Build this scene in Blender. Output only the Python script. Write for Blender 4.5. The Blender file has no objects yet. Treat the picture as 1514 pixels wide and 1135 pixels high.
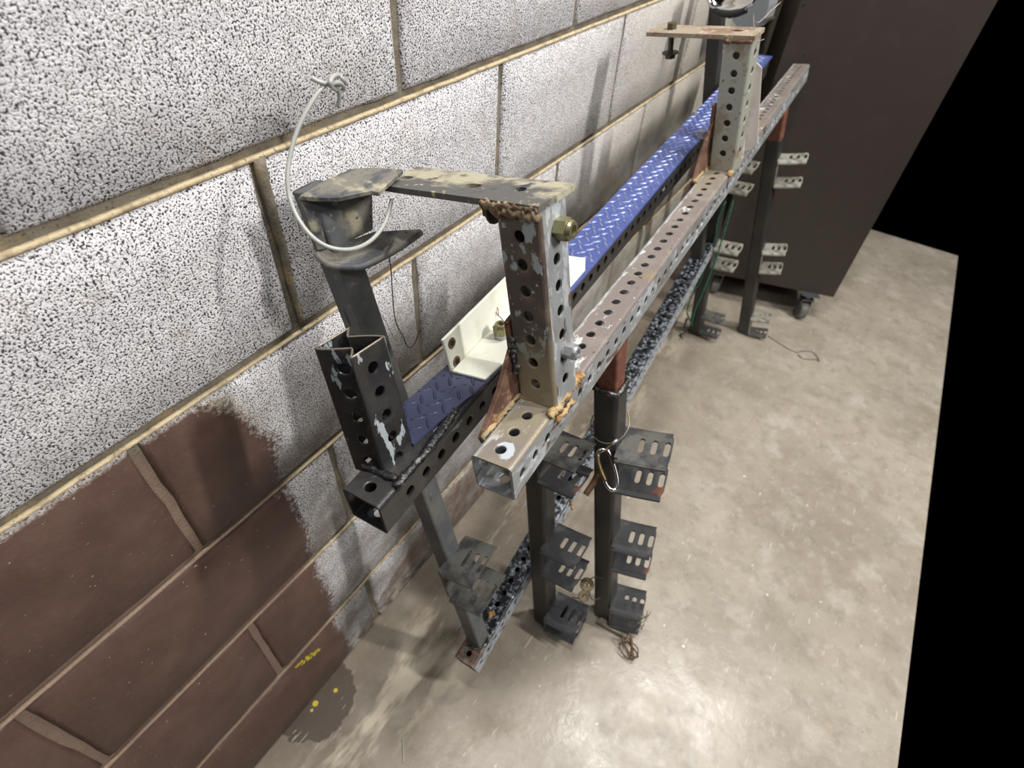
import bpy, bmesh, math, random
import numpy as np
from mathutils import Vector, Matrix, noise as mn

random.seed(7)
C = bpy.context.scene.collection
V = Vector

# ------------------------------------------------------------------ camera
FPX = 838.3
cam_d = bpy.data.cameras.new('camera')
cam = bpy.data.objects.new('camera', cam_d)
C.objects.link(cam)
CAM = V((0.46025, 0.0, 1.22916))
RIGHT = V((0.84337683, 0.53360165, 0.06312538))
FWD = V((-0.34200738, 0.62370479, -0.7028679))
UP = V((-0.41442307, 0.57119316, 0.70851387))
mw = Matrix((RIGHT, UP, -FWD)).transposed().to_4x4()
mw.translation = CAM
cam.matrix_world = mw
cam_d.sensor_fit = 'HORIZONTAL'
cam_d.sensor_width = 36.0
cam_d.lens = FPX / 1514 * 36
cam_d.shift_x = -11 / 1514
cam_d.clip_start = 0.02
cam_d.dof.use_dof = True
cam_d.dof.focus_distance = 0.58
cam_d.dof.aperture_fstop = 6.5
bpy.context.scene.camera = cam

# ------------------------------------------------------------------ light
sc = bpy.context.scene
sc.view_settings.view_transform = 'Standard'
sc.view_settings.look = 'None'
sc.view_settings.gamma = 1.0
sc.view_settings.use_curve_mapping = False
sc.view_settings.exposure = 0.0
world = bpy.data.worlds.new('workshop_air')
sc.world = world
world.use_nodes = True
world.node_tree.nodes['Background'].inputs[0].default_value = (0.9, 0.95, 1.0, 1)
world.node_tree.nodes['Background'].inputs[1].default_value = 0.0


def area(name, loc, aim, sx, sy, power, col):
    l = bpy.data.lights.new(name, 'AREA')
    l.shape = 'RECTANGLE'
    l.size = sx
    l.size_y = sy
    l.energy = power
    l.color = col
    o = bpy.data.objects.new(name, l)
    C.objects.link(o)
    o.location = loc
    o.rotation_euler = (V(aim) - V(loc)).to_track_quat('-Z', 'Y').to_euler()
    return o


area('ceiling_and_fill_light', (0.8, 1.5, 3.0), (0.6, 1.3, 0), 0.12, 1.0, 44, (1.0, 0.965, 0.92))
area('ceiling_and_fill_light', (0.28, 0.30, 3.0), (0.28, 0.30, 0), 0.14, 0.14, 24, (1.0, 0.975, 0.95))
area('ceiling_and_fill_light', (2.3, 1.1, 2.7), (0.1, 0.9, 0.6), 0.10, 0.6, 70, (1.0, 0.97, 0.94))
area('ceiling_and_fill_light', (1.5, -1.2, 2.9), (0.3, 0.4, 0.5), 0.8, 0.12, 14, (1.0, 0.97, 0.94))
area('ceiling_and_fill_light', (3.2, -0.5, 3.0), (0.3, 0.8, 0.3), 1.5, 1.5, 18, (0.95, 0.975, 1.0))  # broad cool fill added to soften the shade, not a fitting


# ------------------------------------------------------------------ placing
def ray(px, py):
    return RIGHT * ((px - 768) / FPX) + FWD + UP * (-(py - 567.5) / FPX)


def on(px, py, q, n):
    d = ray(px, py)
    n = V(n)
    return CAM + d * ((V(q) - CAM).dot(n) / d.dot(n))


def onx(px, py, x): return on(px, py, (x, 0, 0), (1, 0, 0))
def ony(px, py, y): return on(px, py, (0, y, 0), (0, 1, 0))
def onz(px, py, z): return on(px, py, (0, 0, z), (0, 0, 1))


def frame(o, x, z):
    """matrix: local x = x, local z = z (axis), local y = z cross x"""
    z = V(z).normalized()
    x = V(x)
    x = (x - z * x.dot(z)).normalized()
    m = Matrix((x, z.cross(x), z)).transposed().to_4x4()
    m.translation = V(o)
    return m


# ------------------------------------------------------------------ objects
def mesh_obj(name, verts, faces, mat, parent=None, M=None, smooth=False, label=None, cat=None, group=None, kind=None):
    me = bpy.data.meshes.new(name)
    me.from_pydata([tuple(v) for v in verts], [], faces)
    me.update()
    if mat is not None:
        me.materials.append(mat)
    if smooth:
        for p in me.polygons:
            p.use_smooth = True
    return put(name, me, parent, M, label, cat, group, kind)


def put(name, me, parent=None, M=None, label=None, cat=None, group=None, kind=None):
    o = bpy.data.objects.new(name, me)
    C.objects.link(o)
    M = Matrix.Identity(4) if M is None else M
    if parent is not None:
        o.parent = parent
        o.matrix_local = WM[parent.name].inverted() @ M
    else:
        o.matrix_local = M
    WM[o.name] = M.copy()
    if label: o['label'] = label
    if cat: o['category'] = cat
    if group: o['group'] = group
    if kind: o['kind'] = kind
    return o


WM = {}


def thing(name, loc, label, cat, group=None):
    return put(name, None, None, Matrix.Translation(V(loc)), label, cat, group)


class MB:
    def __init__(self): self.v = []; self.f = []

    def add(self, vs, fs, M=None):
        n = len(self.v)
        self.v += [tuple(M @ V(v)) if M is not None else tuple(v) for v in vs]
        self.f += [tuple(i + n for i in f) for f in fs]
        return self

    def box(self, c, s, M=None):
        x, y, z = [a / 2 for a in s]
        vs = [(c[0] + i * x, c[1] + j * y, c[2] + k * z) for i in (-1, 1) for j in (-1, 1) for k in (-1, 1)]
        return self.add(vs, [(0, 1, 3, 2), (4, 6, 7, 5), (0, 4, 5, 1), (2, 3, 7, 6), (0, 2, 6, 4), (1, 5, 7, 3)], M)

    def prism(self, poly, a, b, M=None):
        """poly in local xy, extruded from z=a to z=b"""
        n = len(poly)
        vs = [(p[0], p[1], a) for p in poly] + [(p[0], p[1], b) for p in poly]
        fs = [tuple(range(n))[::-1], tuple(range(n, 2 * n))] + [(i, (i + 1) % n, n + (i + 1) % n, n + i) for i in range(n)]
        return self.add(vs, fs, M)

    def cyl(self, r, a, b, seg=20, M=None, r2=None):
        r2 = r if r2 is None else r2
        vs = [(r * math.cos(t), r * math.sin(t), a) for t in np.linspace(0, 2 * math.pi, seg, False)]
        vs += [(r2 * math.cos(t), r2 * math.sin(t), b) for t in np.linspace(0, 2 * math.pi, seg, False)]
        fs = [tuple(range(seg))[::-1], tuple(range(seg, 2 * seg))] + [(i, (i + 1) % seg, seg + (i + 1) % seg, seg + i) for i in range(seg)]
        return self.add(vs, fs, M)

    def lathe(self, prof, seg=20, M=None):
        vs = []; fs = []
        for r, z in prof:
            vs += [(r * math.cos(t), r * math.sin(t), z) for t in np.linspace(0, 2 * math.pi, seg, False)]
        for k in range(len(prof) - 1):
            for i in range(seg):
                j = (i + 1) % seg
                fs.append((k * seg + i, k * seg + j, (k + 1) * seg + j, (k + 1) * seg + i))
        return self.add(vs, fs, M)

    def tube(self, pts, r, seg=8, rough=0.0, closed=False, smooth_n=4):
        pts = [V(p) for p in pts]
        if smooth_n > 1 and len(pts) > 2:
            P = []
            n = len(pts)
            rng = n if closed else n - 1
            for i in range(rng):
                p0 = pts[(i - 1) % n] if (closed or i > 0) else pts[0]
                p1 = pts[i]; p2 = pts[(i + 1) % n]
                p3 = pts[(i + 2) % n] if (closed or i < n - 2) else pts[-1]
                for k in range(smooth_n):
                    t = k / smooth_n
                    P.append(0.5 * ((2 * p1) + (p2 - p0) * t + (2 * p0 - 5 * p1 + 4 * p2 - p3) * t * t + (3 * p1 - p0 - 3 * p2 + p3) * t ** 3))
            if not closed: P.append(pts[-1])
            pts = P
        n = len(pts)
        vs = []; fs = []
        u = None
        for i, p in enumerate(pts):
            a = pts[(i - 1) % n] if (closed or i > 0) else p
            b = pts[(i + 1) % n] if (closed or i < n - 1) else p
            t = (b - a).normalized()
            if u is None:
                u = t.orthogonal().normalized()
            else:
                u = (u - t * u.dot(t)).normalized()
            w = t.cross(u)
            for k in range(seg):
                an = 2 * math.pi * k / seg
                rr = r if not callable(r) else r(i / max(1, n - 1))
                if rough: rr *= 1 + rough * mn.noise(p * 260 + V((k * 1.3, 0, 0)))
                vs.append(p + u * (rr * math.cos(an)) + w * (rr * math.sin(an)))
        for i in range(n if closed else n - 1):
            j = (i + 1) % n
            for k in range(seg):
                l = (k + 1) % seg
                fs.append((i * seg + k, i * seg + l, j * seg + l, j * seg + k))
        if not closed:
            fs.append(tuple(range(seg))[::-1])
            fs.append(tuple(range((n - 1) * seg, n * seg)))
        return self.add(vs, fs)

    def obj(self, name, mat, parent=None, M=None, smooth=False, **k):
        return mesh_obj(name, self.v, self.f, mat, parent, M, smooth, **k)

    def mesh(self, name, mat, smooth=False):
        me = bpy.data.meshes.new(name)
        me.from_pydata(self.v, [], self.f)
        me.update()
        me.materials.append(mat)
        if smooth:
            for p in me.polygons: p.use_smooth = True
        return me


# ------------------------------------------------------------------ materials
class NT:
    def __init__(self, name, rough=0.6, metal=0.0):
        self.m = bpy.data.materials.new(name)
        self.m.use_nodes = True
        self.t = self.m.node_tree
        self.b = self.t.nodes['Principled BSDF']
        self.b.inputs['Roughness'].default_value = rough
        self.b.inputs['Metallic'].default_value = metal
        self.geo = None
        self.tc = None

    def n(self, typ, **k):
        nd = self.t.nodes.new(typ)
        for a, b in k.items(): setattr(nd, a, b)
        return nd

    def link(self, a, b): self.t.links.new(a, b)

    def pos(self):
        if self.geo is None: self.geo = self.n('ShaderNodeNewGeometry')
        return self.geo.outputs['Position']

    def obj(self):
        if self.tc is None: self.tc = self.n('ShaderNodeTexCoord')
        return self.tc.outputs['Object']

    def setin(self, sock, v):
        if hasattr(v, 'is_linked') or hasattr(v, 'links'): self.link(v, sock)
        else: sock.default_value = v

    def math(self, op, a, b=0.0, c=0.0, clamp=False):
        nd = self.n('ShaderNodeMath', operation=op)
        nd.use_clamp = clamp
        self.setin(nd.inputs[0], a); self.setin(nd.inputs[1], b); self.setin(nd.inputs[2], c)
        return nd.outputs[0]

    def noise(self, scale, detail=3, rough=0.55, vec=None, dist=0.0, off=None, stretch=None):
        nd = self.n('ShaderNodeTexNoise')
        vec = vec or self.obj()
        if off or stretch:
            mp = self.n('ShaderNodeMapping')
            self.link(vec, mp.inputs[0])
            if off: mp.inputs['Location'].default_value = off
            if stretch: mp.inputs['Scale'].default_value = stretch
            vec = mp.outputs[0]
        self.link(vec, nd.inputs['Vector'])
        nd.inputs['Scale'].default_value = scale
        nd.inputs['Detail'].default_value = detail
        nd.inputs['Roughness'].default_value = rough
        nd.inputs['Distortion'].default_value = dist
        return nd.outputs['Fac']

    def voro(self, scale, vec=None, feature='F1'):
        nd = self.n('ShaderNodeTexVoronoi', feature=feature)
        self.link(vec or self.obj(), nd.inputs['Vector'])
        nd.inputs['Scale'].default_value = scale
        return nd.outputs['Distance']

    def step(self, v, lo, hi, a=0.0, b=1.0):
        nd = self.n('ShaderNodeMapRange')
        nd.clamp = True
        self.setin(nd.inputs[0], v)
        nd.inputs[1].default_value = lo; nd.inputs[2].default_value = hi
        nd.inputs[3].default_value = a; nd.inputs[4].default_value = b
        return nd.outputs[0]

    def mix(self, fac, a, b):
        nd = self.n('ShaderNodeMix', data_type='RGBA')
        self.setin(nd.inputs[0], fac)
        for s, v in ((nd.inputs[6], a), (nd.inputs[7], b)):
            if isinstance(v, tuple): s.default_value = (*v, 1)
            else: self.link(v, s)
        return nd.outputs[2]

    def sep(self, v):
        nd = self.n('ShaderNodeSeparateXYZ')
        self.link(v, nd.inputs[0])
        return nd.outputs

    def col(self, c):
        if isinstance(c, tuple): self.b.inputs['Base Color'].default_value = (*c, 1)
        else: self.link(c, self.b.inputs['Base Color'])

    def rough(self, v): self.setin(self.b.inputs['Roughness'], v)
    def metal(self, v): self.setin(self.b.inputs['Metallic'], v)

    def bump(self, h, dist=0.001, strength=1.0):
        nd = self.n('ShaderNodeBump')
        nd.inputs['Distance'].default_value = dist
        nd.inputs['Strength'].default_value = strength
        self.link(h, nd.inputs['Height'])
        self.link(nd.outputs[0], self.b.inputs['Normal'])


def rgb(r, g, b):
    f = lambda c: (c / 255 / 12.92) if c / 255 <= 0.04045 else ((c / 255 + 0.055) / 1.055) ** 2.4
    return (f(r), f(g), f(b))


def layered(name, base, layers, rough=0.5, metal=0.0, bump=None):
    """layers: (scale, lo, hi, colour[, offset, stretch, detail])"""
    t = NT(name, rough, metal)
    c = base
    masks = []
    for L in layers:
        sc_, lo, hi, col = L[:4]
        off = L[4] if len(L) > 4 else None
        st = L[5] if len(L) > 5 else None
        det = L[6] if len(L) > 6 else 4
        m = t.step(t.noise(sc_, det, 0.6, off=off, stretch=st), lo, hi)
        c = t.mix(m, c, col)
        masks.append(m)
    t.col(c)
    if bump:
        t.bump(t.noise(bump[0], 3, 0.6), bump[1], 1.0)
    return t, masks


M = {}
# galvanised tube, weathered, mauve primer left in patches
def galv(name, top_base, patches, metal=.25):
    t, mk = layered(name, top_base, patches, 0.45, metal, (500, .0003))
    return t


t = galv('galvanised_mauve_top', rgb(136, 126, 122), [
    (22, .48, .62, rgb(150, 142, 134), (3, 1, 2)),
    (16, .60, .72, rgb(150, 136, 104), (1, 9, 4)),
    (55, .63, .65, rgb(204, 208, 208), (0, 5, 1), (1, 1, .5)),
    (260, .66, .70, rgb(196, 198, 196), (7, 0, 0)),
    (70, .67, .70, rgb(96, 82, 72), (4, 4, 9))])
t.rough(t.step(t.noise(60, 3), .4, .7, .34, .5))
x_, y_, z_ = t.sep(t.obj())
edge = t.math('MULTIPLY', t.step(t.math('ADD', x_, t.math('MULTIPLY', t.math('SUBTRACT', t.noise(60, 4, off=(2, 0, 2)), .5), .012)), -.0185, -.0155, 1, 0), t.step(t.noise(14, 3, off=(2, 0, 0)), .3, .5, .35, 1))
old = t.b.inputs['Base Color'].links[0].from_socket
t.col(t.mix(edge, old, rgb(202, 203, 198)))
old = t.b.inputs['Base Color'].links[0].from_socket
dirt = t.math('ADD', t.math('MULTIPLY', t.step(z_, .0, .03, .6, 1), t.step(z_, .075, .12, 1, 0)), t.math('MULTIPLY', t.step(z_, .60, .72), t.step(z_, .78, .84, 1, 0)), clamp=True)
dirt = t.math('MULTIPLY', dirt, t.step(t.noise(26, 5, .6, off=(3, 3, 3)), .34, .56, .15, .85))
c_ = t.mix(dirt, old, rgb(150, 141, 119))
rr_ = t.math('SQRT', t.math('ADD', t.math('POWER', t.math('ADD', x_, -.003), 2.0), t.math('POWER', z_, 2.0)))
rr_ = t.math('ADD', rr_, t.math('MULTIPLY', t.math('SUBTRACT', t.noise(140, 3, off=(1, 0, 0)), .5), .009))
ring = t.math('MULTIPLY', t.step(rr_, .0105, .0112, 1, 0), t.step(t.math('ADD', x_, t.math('MULTIPLY', z_, .8)), -.004, .0))
t.col(t.mix(ring, c_, rgb(198, 206, 212)))
M['galv_top'] = t.m
t = galv('galvanised_silver', rgb(158, 161, 162), [
    (26, .50, .66, rgb(136, 132, 128), (3, 1, 2), (1, 1, .5)),
    (60, .54, .60, rgb(196, 201, 204), (0, 5, 1), (1, 1, .5)),
    (60, .60, .63, rgb(112, 96, 86), (2, 2, 1), (1, 1, .35), 6),
    (240, .68, .72, rgb(100, 92, 84), (7, 0, 0))], .35)
M['galv'] = t.m
t = galv('galvanised_upright_front', rgb(96, 86, 78), [  # brown weathered face, its shade from the lamps put into the colour
    (18, .46, .56, rgb(118, 106, 90), (3, 1, 2)),
    (20, .54, .66, rgb(84, 68, 60), (9, 1, 2)),
    (48, .575, .59, rgb(166, 174, 176), (0, 5, 1), (1, 1, .6), 7),
    (190, .65, .69, rgb(176, 182, 182), (7, 0, 0))], .12)
x_, y_, z_ = t.sep(t.obj())
low = t.step(t.math('ADD', z_, t.math('MULTIPLY', t.math('SUBTRACT', t.noise(30, 3), .5), .06)), -.135, -.095, 1, 0)
old = t.b.inputs['Base Color'].links[0].from_socket
t.col(t.mix(t.math('MULTIPLY', low, .85), old, rgb(146, 136, 112)))
M['galv_up'] = t.m
t = galv('galvanised_inside', rgb(132, 130, 120), [(40, .5, .65, rgb(112, 106, 92), (3, 1, 2))], .15)
M['galv_in'] = t.m
t = galv('galvanised_far_upright', rgb(160, 161, 150), [
    (34, .55, .66, rgb(140, 130, 108), (3, 1, 2)),
    (120, .66, .70, rgb(92, 86, 74), (7, 0, 0))], .2)
M['galv_far'] = t.m
t, mk = layered('rust_crusted_collar', rgb(150, 132, 106), [(60, .45, .6, rgb(108, 82, 62), (2, 2, 2)), (120, .6, .68, rgb(172, 152, 120), (0, 1, 0))], .8, 0, (300, .0008))
M['collar'] = t.m
# black painted tube with chips
t, mk = layered('chipped_black_paint', rgb(40, 40, 41), [
    (30, .5, .7, rgb(56, 54, 50), (2, 2, 2)),
    (46, .645, .66, rgb(140, 150, 154), (5, 0, 3), (1, 1, .45), 5),
    (420, .74, .77, rgb(150, 155, 158), (1, 0, 0))], 0.33, 0.0, (300, .0003))
M['black'] = t.m
t, mk = layered('heavily_chipped_black_paint', rgb(38, 38, 40), [
    (30, .5, .7, rgb(56, 54, 50), (2, 2, 2)),
    (60, .58, .60, rgb(156, 164, 166), (5, 3, 3), (1, 1, .35), 6),
    (420, .72, .76, rgb(160, 165, 168), (1, 0, 0))], 0.33, 0.0, (300, .0003))
M['chips'] = t.m
t, mk = layered('mottled_black_and_zinc', rgb(126, 134, 144), [
    (120, .40, .48, rgb(26, 27, 31), (2, 2, 2), None, 5),
    (160, .62, .66, rgb(180, 190, 204), (5, 0, 3))], 0.42, 0.15, (300, .0004))
z_ = t.sep(t.obj())[2]
old = t.b.inputs['Base Color'].links[0].from_socket
t.col(t.mix(t.step(t.math('ADD', z_, t.math('MULTIPLY', t.math('SUBTRACT', t.noise(50, 3), .5), .02)), .022, .03, .85, 0), old, t.mix(t.step(t.noise(90, 3), .45, .6), rgb(84, 74, 66), rgb(126, 98, 82))))
M['mottled'] = t.m
t, mk = layered('dull_zinc_side', rgb(168, 174, 180), [
    (70, .55, .62, rgb(96, 100, 104), (2, 2, 2))], 0.5, 0.2)
M['zincside'] = t.m
t, mk = layered('dark_post_paint', rgb(48, 48, 47), [
    (14, .45, .7, rgb(62, 60, 55), (2, 2, 2)),
    (200, .66, .74, rgb(78, 76, 70), (0, 1, 0))], 0.42, 0.1, (300, .0002))
M['post'] = t.m
t, mk = layered('dusty_grey_post_paint', rgb(84, 88, 90), [
    (20, .45, .65, rgb(106, 106, 102), (2, 2, 2)),
    (90, .60, .68, rgb(122, 120, 110), (0, 1, 0)),
    (35, .66, .7, rgb(52, 52, 54), (4, 1, 0), (1, 1, .3))], 0.55, 0.0, (350, .0003))
M['greypost'] = t.m
t, mk = layered('black_bracket_steel', rgb(66, 67, 69), [
    (30, .5, .66, rgb(84, 84, 84), (2, 2, 2)),
    (80, .64, .76, rgb(104, 102, 96), (0, 1, 0))], 0.42, 0.15, (300, .0002))
M['bracket'] = t.m
t, mk = layered('dusty_bracket_steel', rgb(98, 97, 92), [
    (30, .45, .6, rgb(60, 61, 64), (2, 2, 2)),
    (80, .60, .72, rgb(112, 106, 96), (0, 1, 0)),
    (60, .70, .74, rgb(110, 64, 44), (6, 1, 0))], 0.5, 0.15, (300, .0003))
M['bracket_dusty'] = t.m
t, mk = layered('rusty_bracket_steel', rgb(66, 66, 68), [
    (14, .54, .58, rgb(112, 70, 58), (3, 2, 2)),
    (80, .62, .74, rgb(96, 90, 82), (0, 1, 0))], 0.5, 0.1, (300, .0003))
M['bracket_rust'] = t.m
t, mk = layered('bare_zinc_bracket', rgb(146, 144, 134), [
    (60, .52, .62, rgb(110, 106, 96), (2, 2, 2)),
    (120, .6, .66, rgb(182, 180, 170), (2, 6, 2))], 0.5, 0.1)
M['bracket_pale'] = t.m
t, mk = layered('brown_rust', rgb(106, 78, 62), [
    (40, .45, .62, rgb(82, 54, 42), (2, 2, 2)),
    (90, .58, .68, rgb(150, 126, 98), (0, 1, 0)),
    (26, .62, .7, rgb(132, 84, 44), (6, 1, 0))], 0.8, 0.0, (260, .0006))
M['rust'] = t.m
t, mk = layered('orange_rust', rgb(176, 154, 114), [
    (90, .46, .58, rgb(160, 116, 64), (2, 2, 2)),
    (200, .55, .64, rgb(98, 72, 48), (0, 1, 0))], 0.85, 0.0, (300, .0008))
M['orust'] = t.m
t, mk = layered('red_primer', rgb(108, 66, 52), [
    (60, .5, .65, rgb(134, 88, 70), (2, 2, 2))], 0.6, 0.0, (300, .0004))
M['primer'] = t.m
t, mk = layered('weathered_flat_bar', rgb(88, 87, 84), [
    (20, .48, .58, rgb(166, 160, 138), (2, 2, 2), (.8, 1.4, 1), 6),
    (26, .60, .72, rgb(128, 104, 84), (0, 1, 0)),
    (40, .58, .66, rgb(60, 62, 68), (5, 1, 0)),
    (120, .62, .7, rgb(182, 170, 140), (9, 1, 0))], 0.65, 0.0, (200, .0006))
M['bar'] = t.m
t, mk = layered('hook_plate_paint', rgb(116, 113, 104), [
    (24, .46, .58, rgb(76, 78, 82), (2, 2, 2), (2, .7, 1), 5),
    (34, .54, .64, rgb(160, 153, 132), (0, 1, 0)),
    (140, .62, .7, rgb(58, 54, 50), (5, 1, 0))], 0.6, 0.0, (160, .0008))
M['hook'] = t.m
t, mk = layered('tan_rusty_bar', rgb(150, 138, 120), [
    (24, .46, .62, rgb(124, 100, 80), (2, 2, 2)),
    (90, .58, .68, rgb(186, 176, 156), (0, 1, 0))], 0.7, 0.0, (260, .0005))
M['tanbar'] = t.m
t, mk = layered('weld_metal', rgb(74, 73, 70), [
    (160, .5, .62, rgb(150, 148, 142), (2, 2, 2))], 0.35, 0.6, (500, .0006))
M['weld'] = t.m
t, mk = layered('black_weld', rgb(36, 36, 37), [
    (160, .56, .66, rgb(92, 92, 92), (2, 2, 2))], 0.25, 0.3, (400, .0008))
M['bweld'] = t.m
t, mk = layered('dirty_weld', rgb(146, 130, 100), [
    (60, .48, .6, rgb(172, 150, 108), (2, 2, 2)),
    (100, .54, .62, rgb(130, 84, 42), (6, 1, 2))], 0.7, 0.1, (400, .0008))
M['dweld'] = t.m
t, mk = layered('blue_tread_paint', rgb(54, 72, 146), [
    (40, .5, .7, rgb(70, 86, 158), (2, 2, 2)),
    (300, .68, .74, rgb(140, 150, 190), (0, 1, 0))], 0.30, 0.0, (120, .0002))
t.rough(.26)
tt = t
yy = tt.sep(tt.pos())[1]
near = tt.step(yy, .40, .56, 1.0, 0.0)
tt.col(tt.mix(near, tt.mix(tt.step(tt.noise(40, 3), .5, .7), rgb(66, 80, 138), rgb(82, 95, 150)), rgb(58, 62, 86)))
M['blue'] = t.m
t, mk = layered('blue_tread_bar_worn', rgb(104, 116, 166), [
    (200, .5, .62, rgb(66, 82, 150), (2, 2, 2))], 0.32, 0.25)
tt = t
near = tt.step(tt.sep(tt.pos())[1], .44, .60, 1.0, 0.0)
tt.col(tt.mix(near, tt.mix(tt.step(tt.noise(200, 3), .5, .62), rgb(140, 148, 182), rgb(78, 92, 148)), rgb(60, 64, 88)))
M['blue_bar'] = t.m
t, mk = layered('cream_paint', rgb(218, 219, 206), [
    (30, .5, .75, rgb(200, 200, 182), (2, 2, 2)),
    (260, .68, .74, rgb(150, 140, 110), (0, 1, 0)),
    (46, .68, .71, rgb(160, 156, 140), (7, 1, 0))], 0.4, 0.0, (200, .0002))
M['cream'] = t.m
t, mk = layered('cream_paint_shaded', rgb(182, 176, 170), [(40, .5, .7, rgb(164, 156, 150), (2, 2, 2))], .45)  # cream paint greyed so the colour carries the unlit side's shade
M['cream_shaded'] = t.m
t, mk = layered('cream_edge', rgb(196, 190, 160), [
    (90, .5, .6, rgb(120, 100, 74), (2, 2, 2))], 0.5)
M['cream_edge'] = t.m
t, mk = layered('yellow_zinc', rgb(150, 145, 112), [
    (80, .5, .62, rgb(112, 104, 70), (2, 2, 2)),
    (60, .58, .66, rgb(196, 190, 160), (6, 2, 2))], 0.35, 0.7)
M['yzinc'] = t.m
t, mk = layered('corroded_brass', rgb(112, 100, 66), [(80, .45, .6, rgb(74, 62, 44), (2, 2, 2)), (90, .6, .7, rgb(122, 120, 92), (2, 8, 2))], .6, .2)
M['corr'] = t.m
t, mk = layered('bright_zinc', rgb(176, 178, 180), [
    (80, .5, .65, rgb(140, 142, 146), (2, 2, 2))], 0.38, 0.6)
M['zinc'] = t.m
t, mk = layered('dirty_bolt_steel', rgb(92, 82, 66), [
    (80, .5, .65, rgb(60, 50, 40), (2, 2, 2))], 0.5, 0.5)
M['bolt'] = t.m
t = NT('chrome', 0.12, 1.0); t.col((.75, .76, .78)); M['chrome'] = t.m
t, mk = layered('carabiner_brass', rgb(140, 112, 70), [(60, .5, .6, rgb(110, 100, 84), (1, 1, 1))], 0.3, 0.8)
M['brass'] = t.m
t = NT('steel_wire', 0.35, 0.6); t.col(rgb(140, 132, 118)); M['wire'] = t.m
t = NT('black_wire', 0.5, 0.0); t.col(rgb(36, 33, 32)); M['bwire'] = t.m
t, mk = layered('rusty_wire', rgb(112, 82, 56), [(90, .5, .6, rgb(76, 60, 46), (1, 1, 1))], 0.7, 0.1)
M['rwire'] = t.m
t = NT('frosted_cable_sheath', 0.35, 0.0); t.col(rgb(176, 178, 172))
t.b.inputs['Transmission Weight'].default_value = 0.15
M['cable'] = t.m
t = NT('green_cord', 0.7, 0.0)
t.col(t.mix(t.step(t.noise(220, 2), .5, .56), rgb(58, 140, 112), rgb(34, 92, 76))); M['green'] = t.m
t = NT('dark_hole', 0.9, 0.0); t.col(rgb(20, 18, 16)); M['dark'] = t.m
t, mk = layered('brown_laminate', rgb(54, 47, 43), [(20, .5, .8, rgb(60, 52, 47), (1, 1, 1))], 0.42, 0.0)
M['laminate'] = t.m
t = NT('plywood_core', 0.7, 0.0); t.col(rgb(128, 112, 88)); M['ply'] = t.m
t, mk = layered('grey_rubber', rgb(92, 92, 88), [(20, .5, .7, rgb(112, 110, 102), (1, 1, 1))], 0.6, 0.0)
M['rubber'] = t.m
t = NT('caster_metal', 0.35, 0.8); t.col(rgb(120, 124, 130)); M['castermetal'] = t.m
t = NT('grey_plastic', 0.5, 0.0); t.col(rgb(124, 128, 130)); M['greyplastic'] = t.m
t = NT('black_plastic', 0.35, 0.0); t.col(rgb(24, 24, 25)); M['blackplastic'] = t.m


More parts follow.
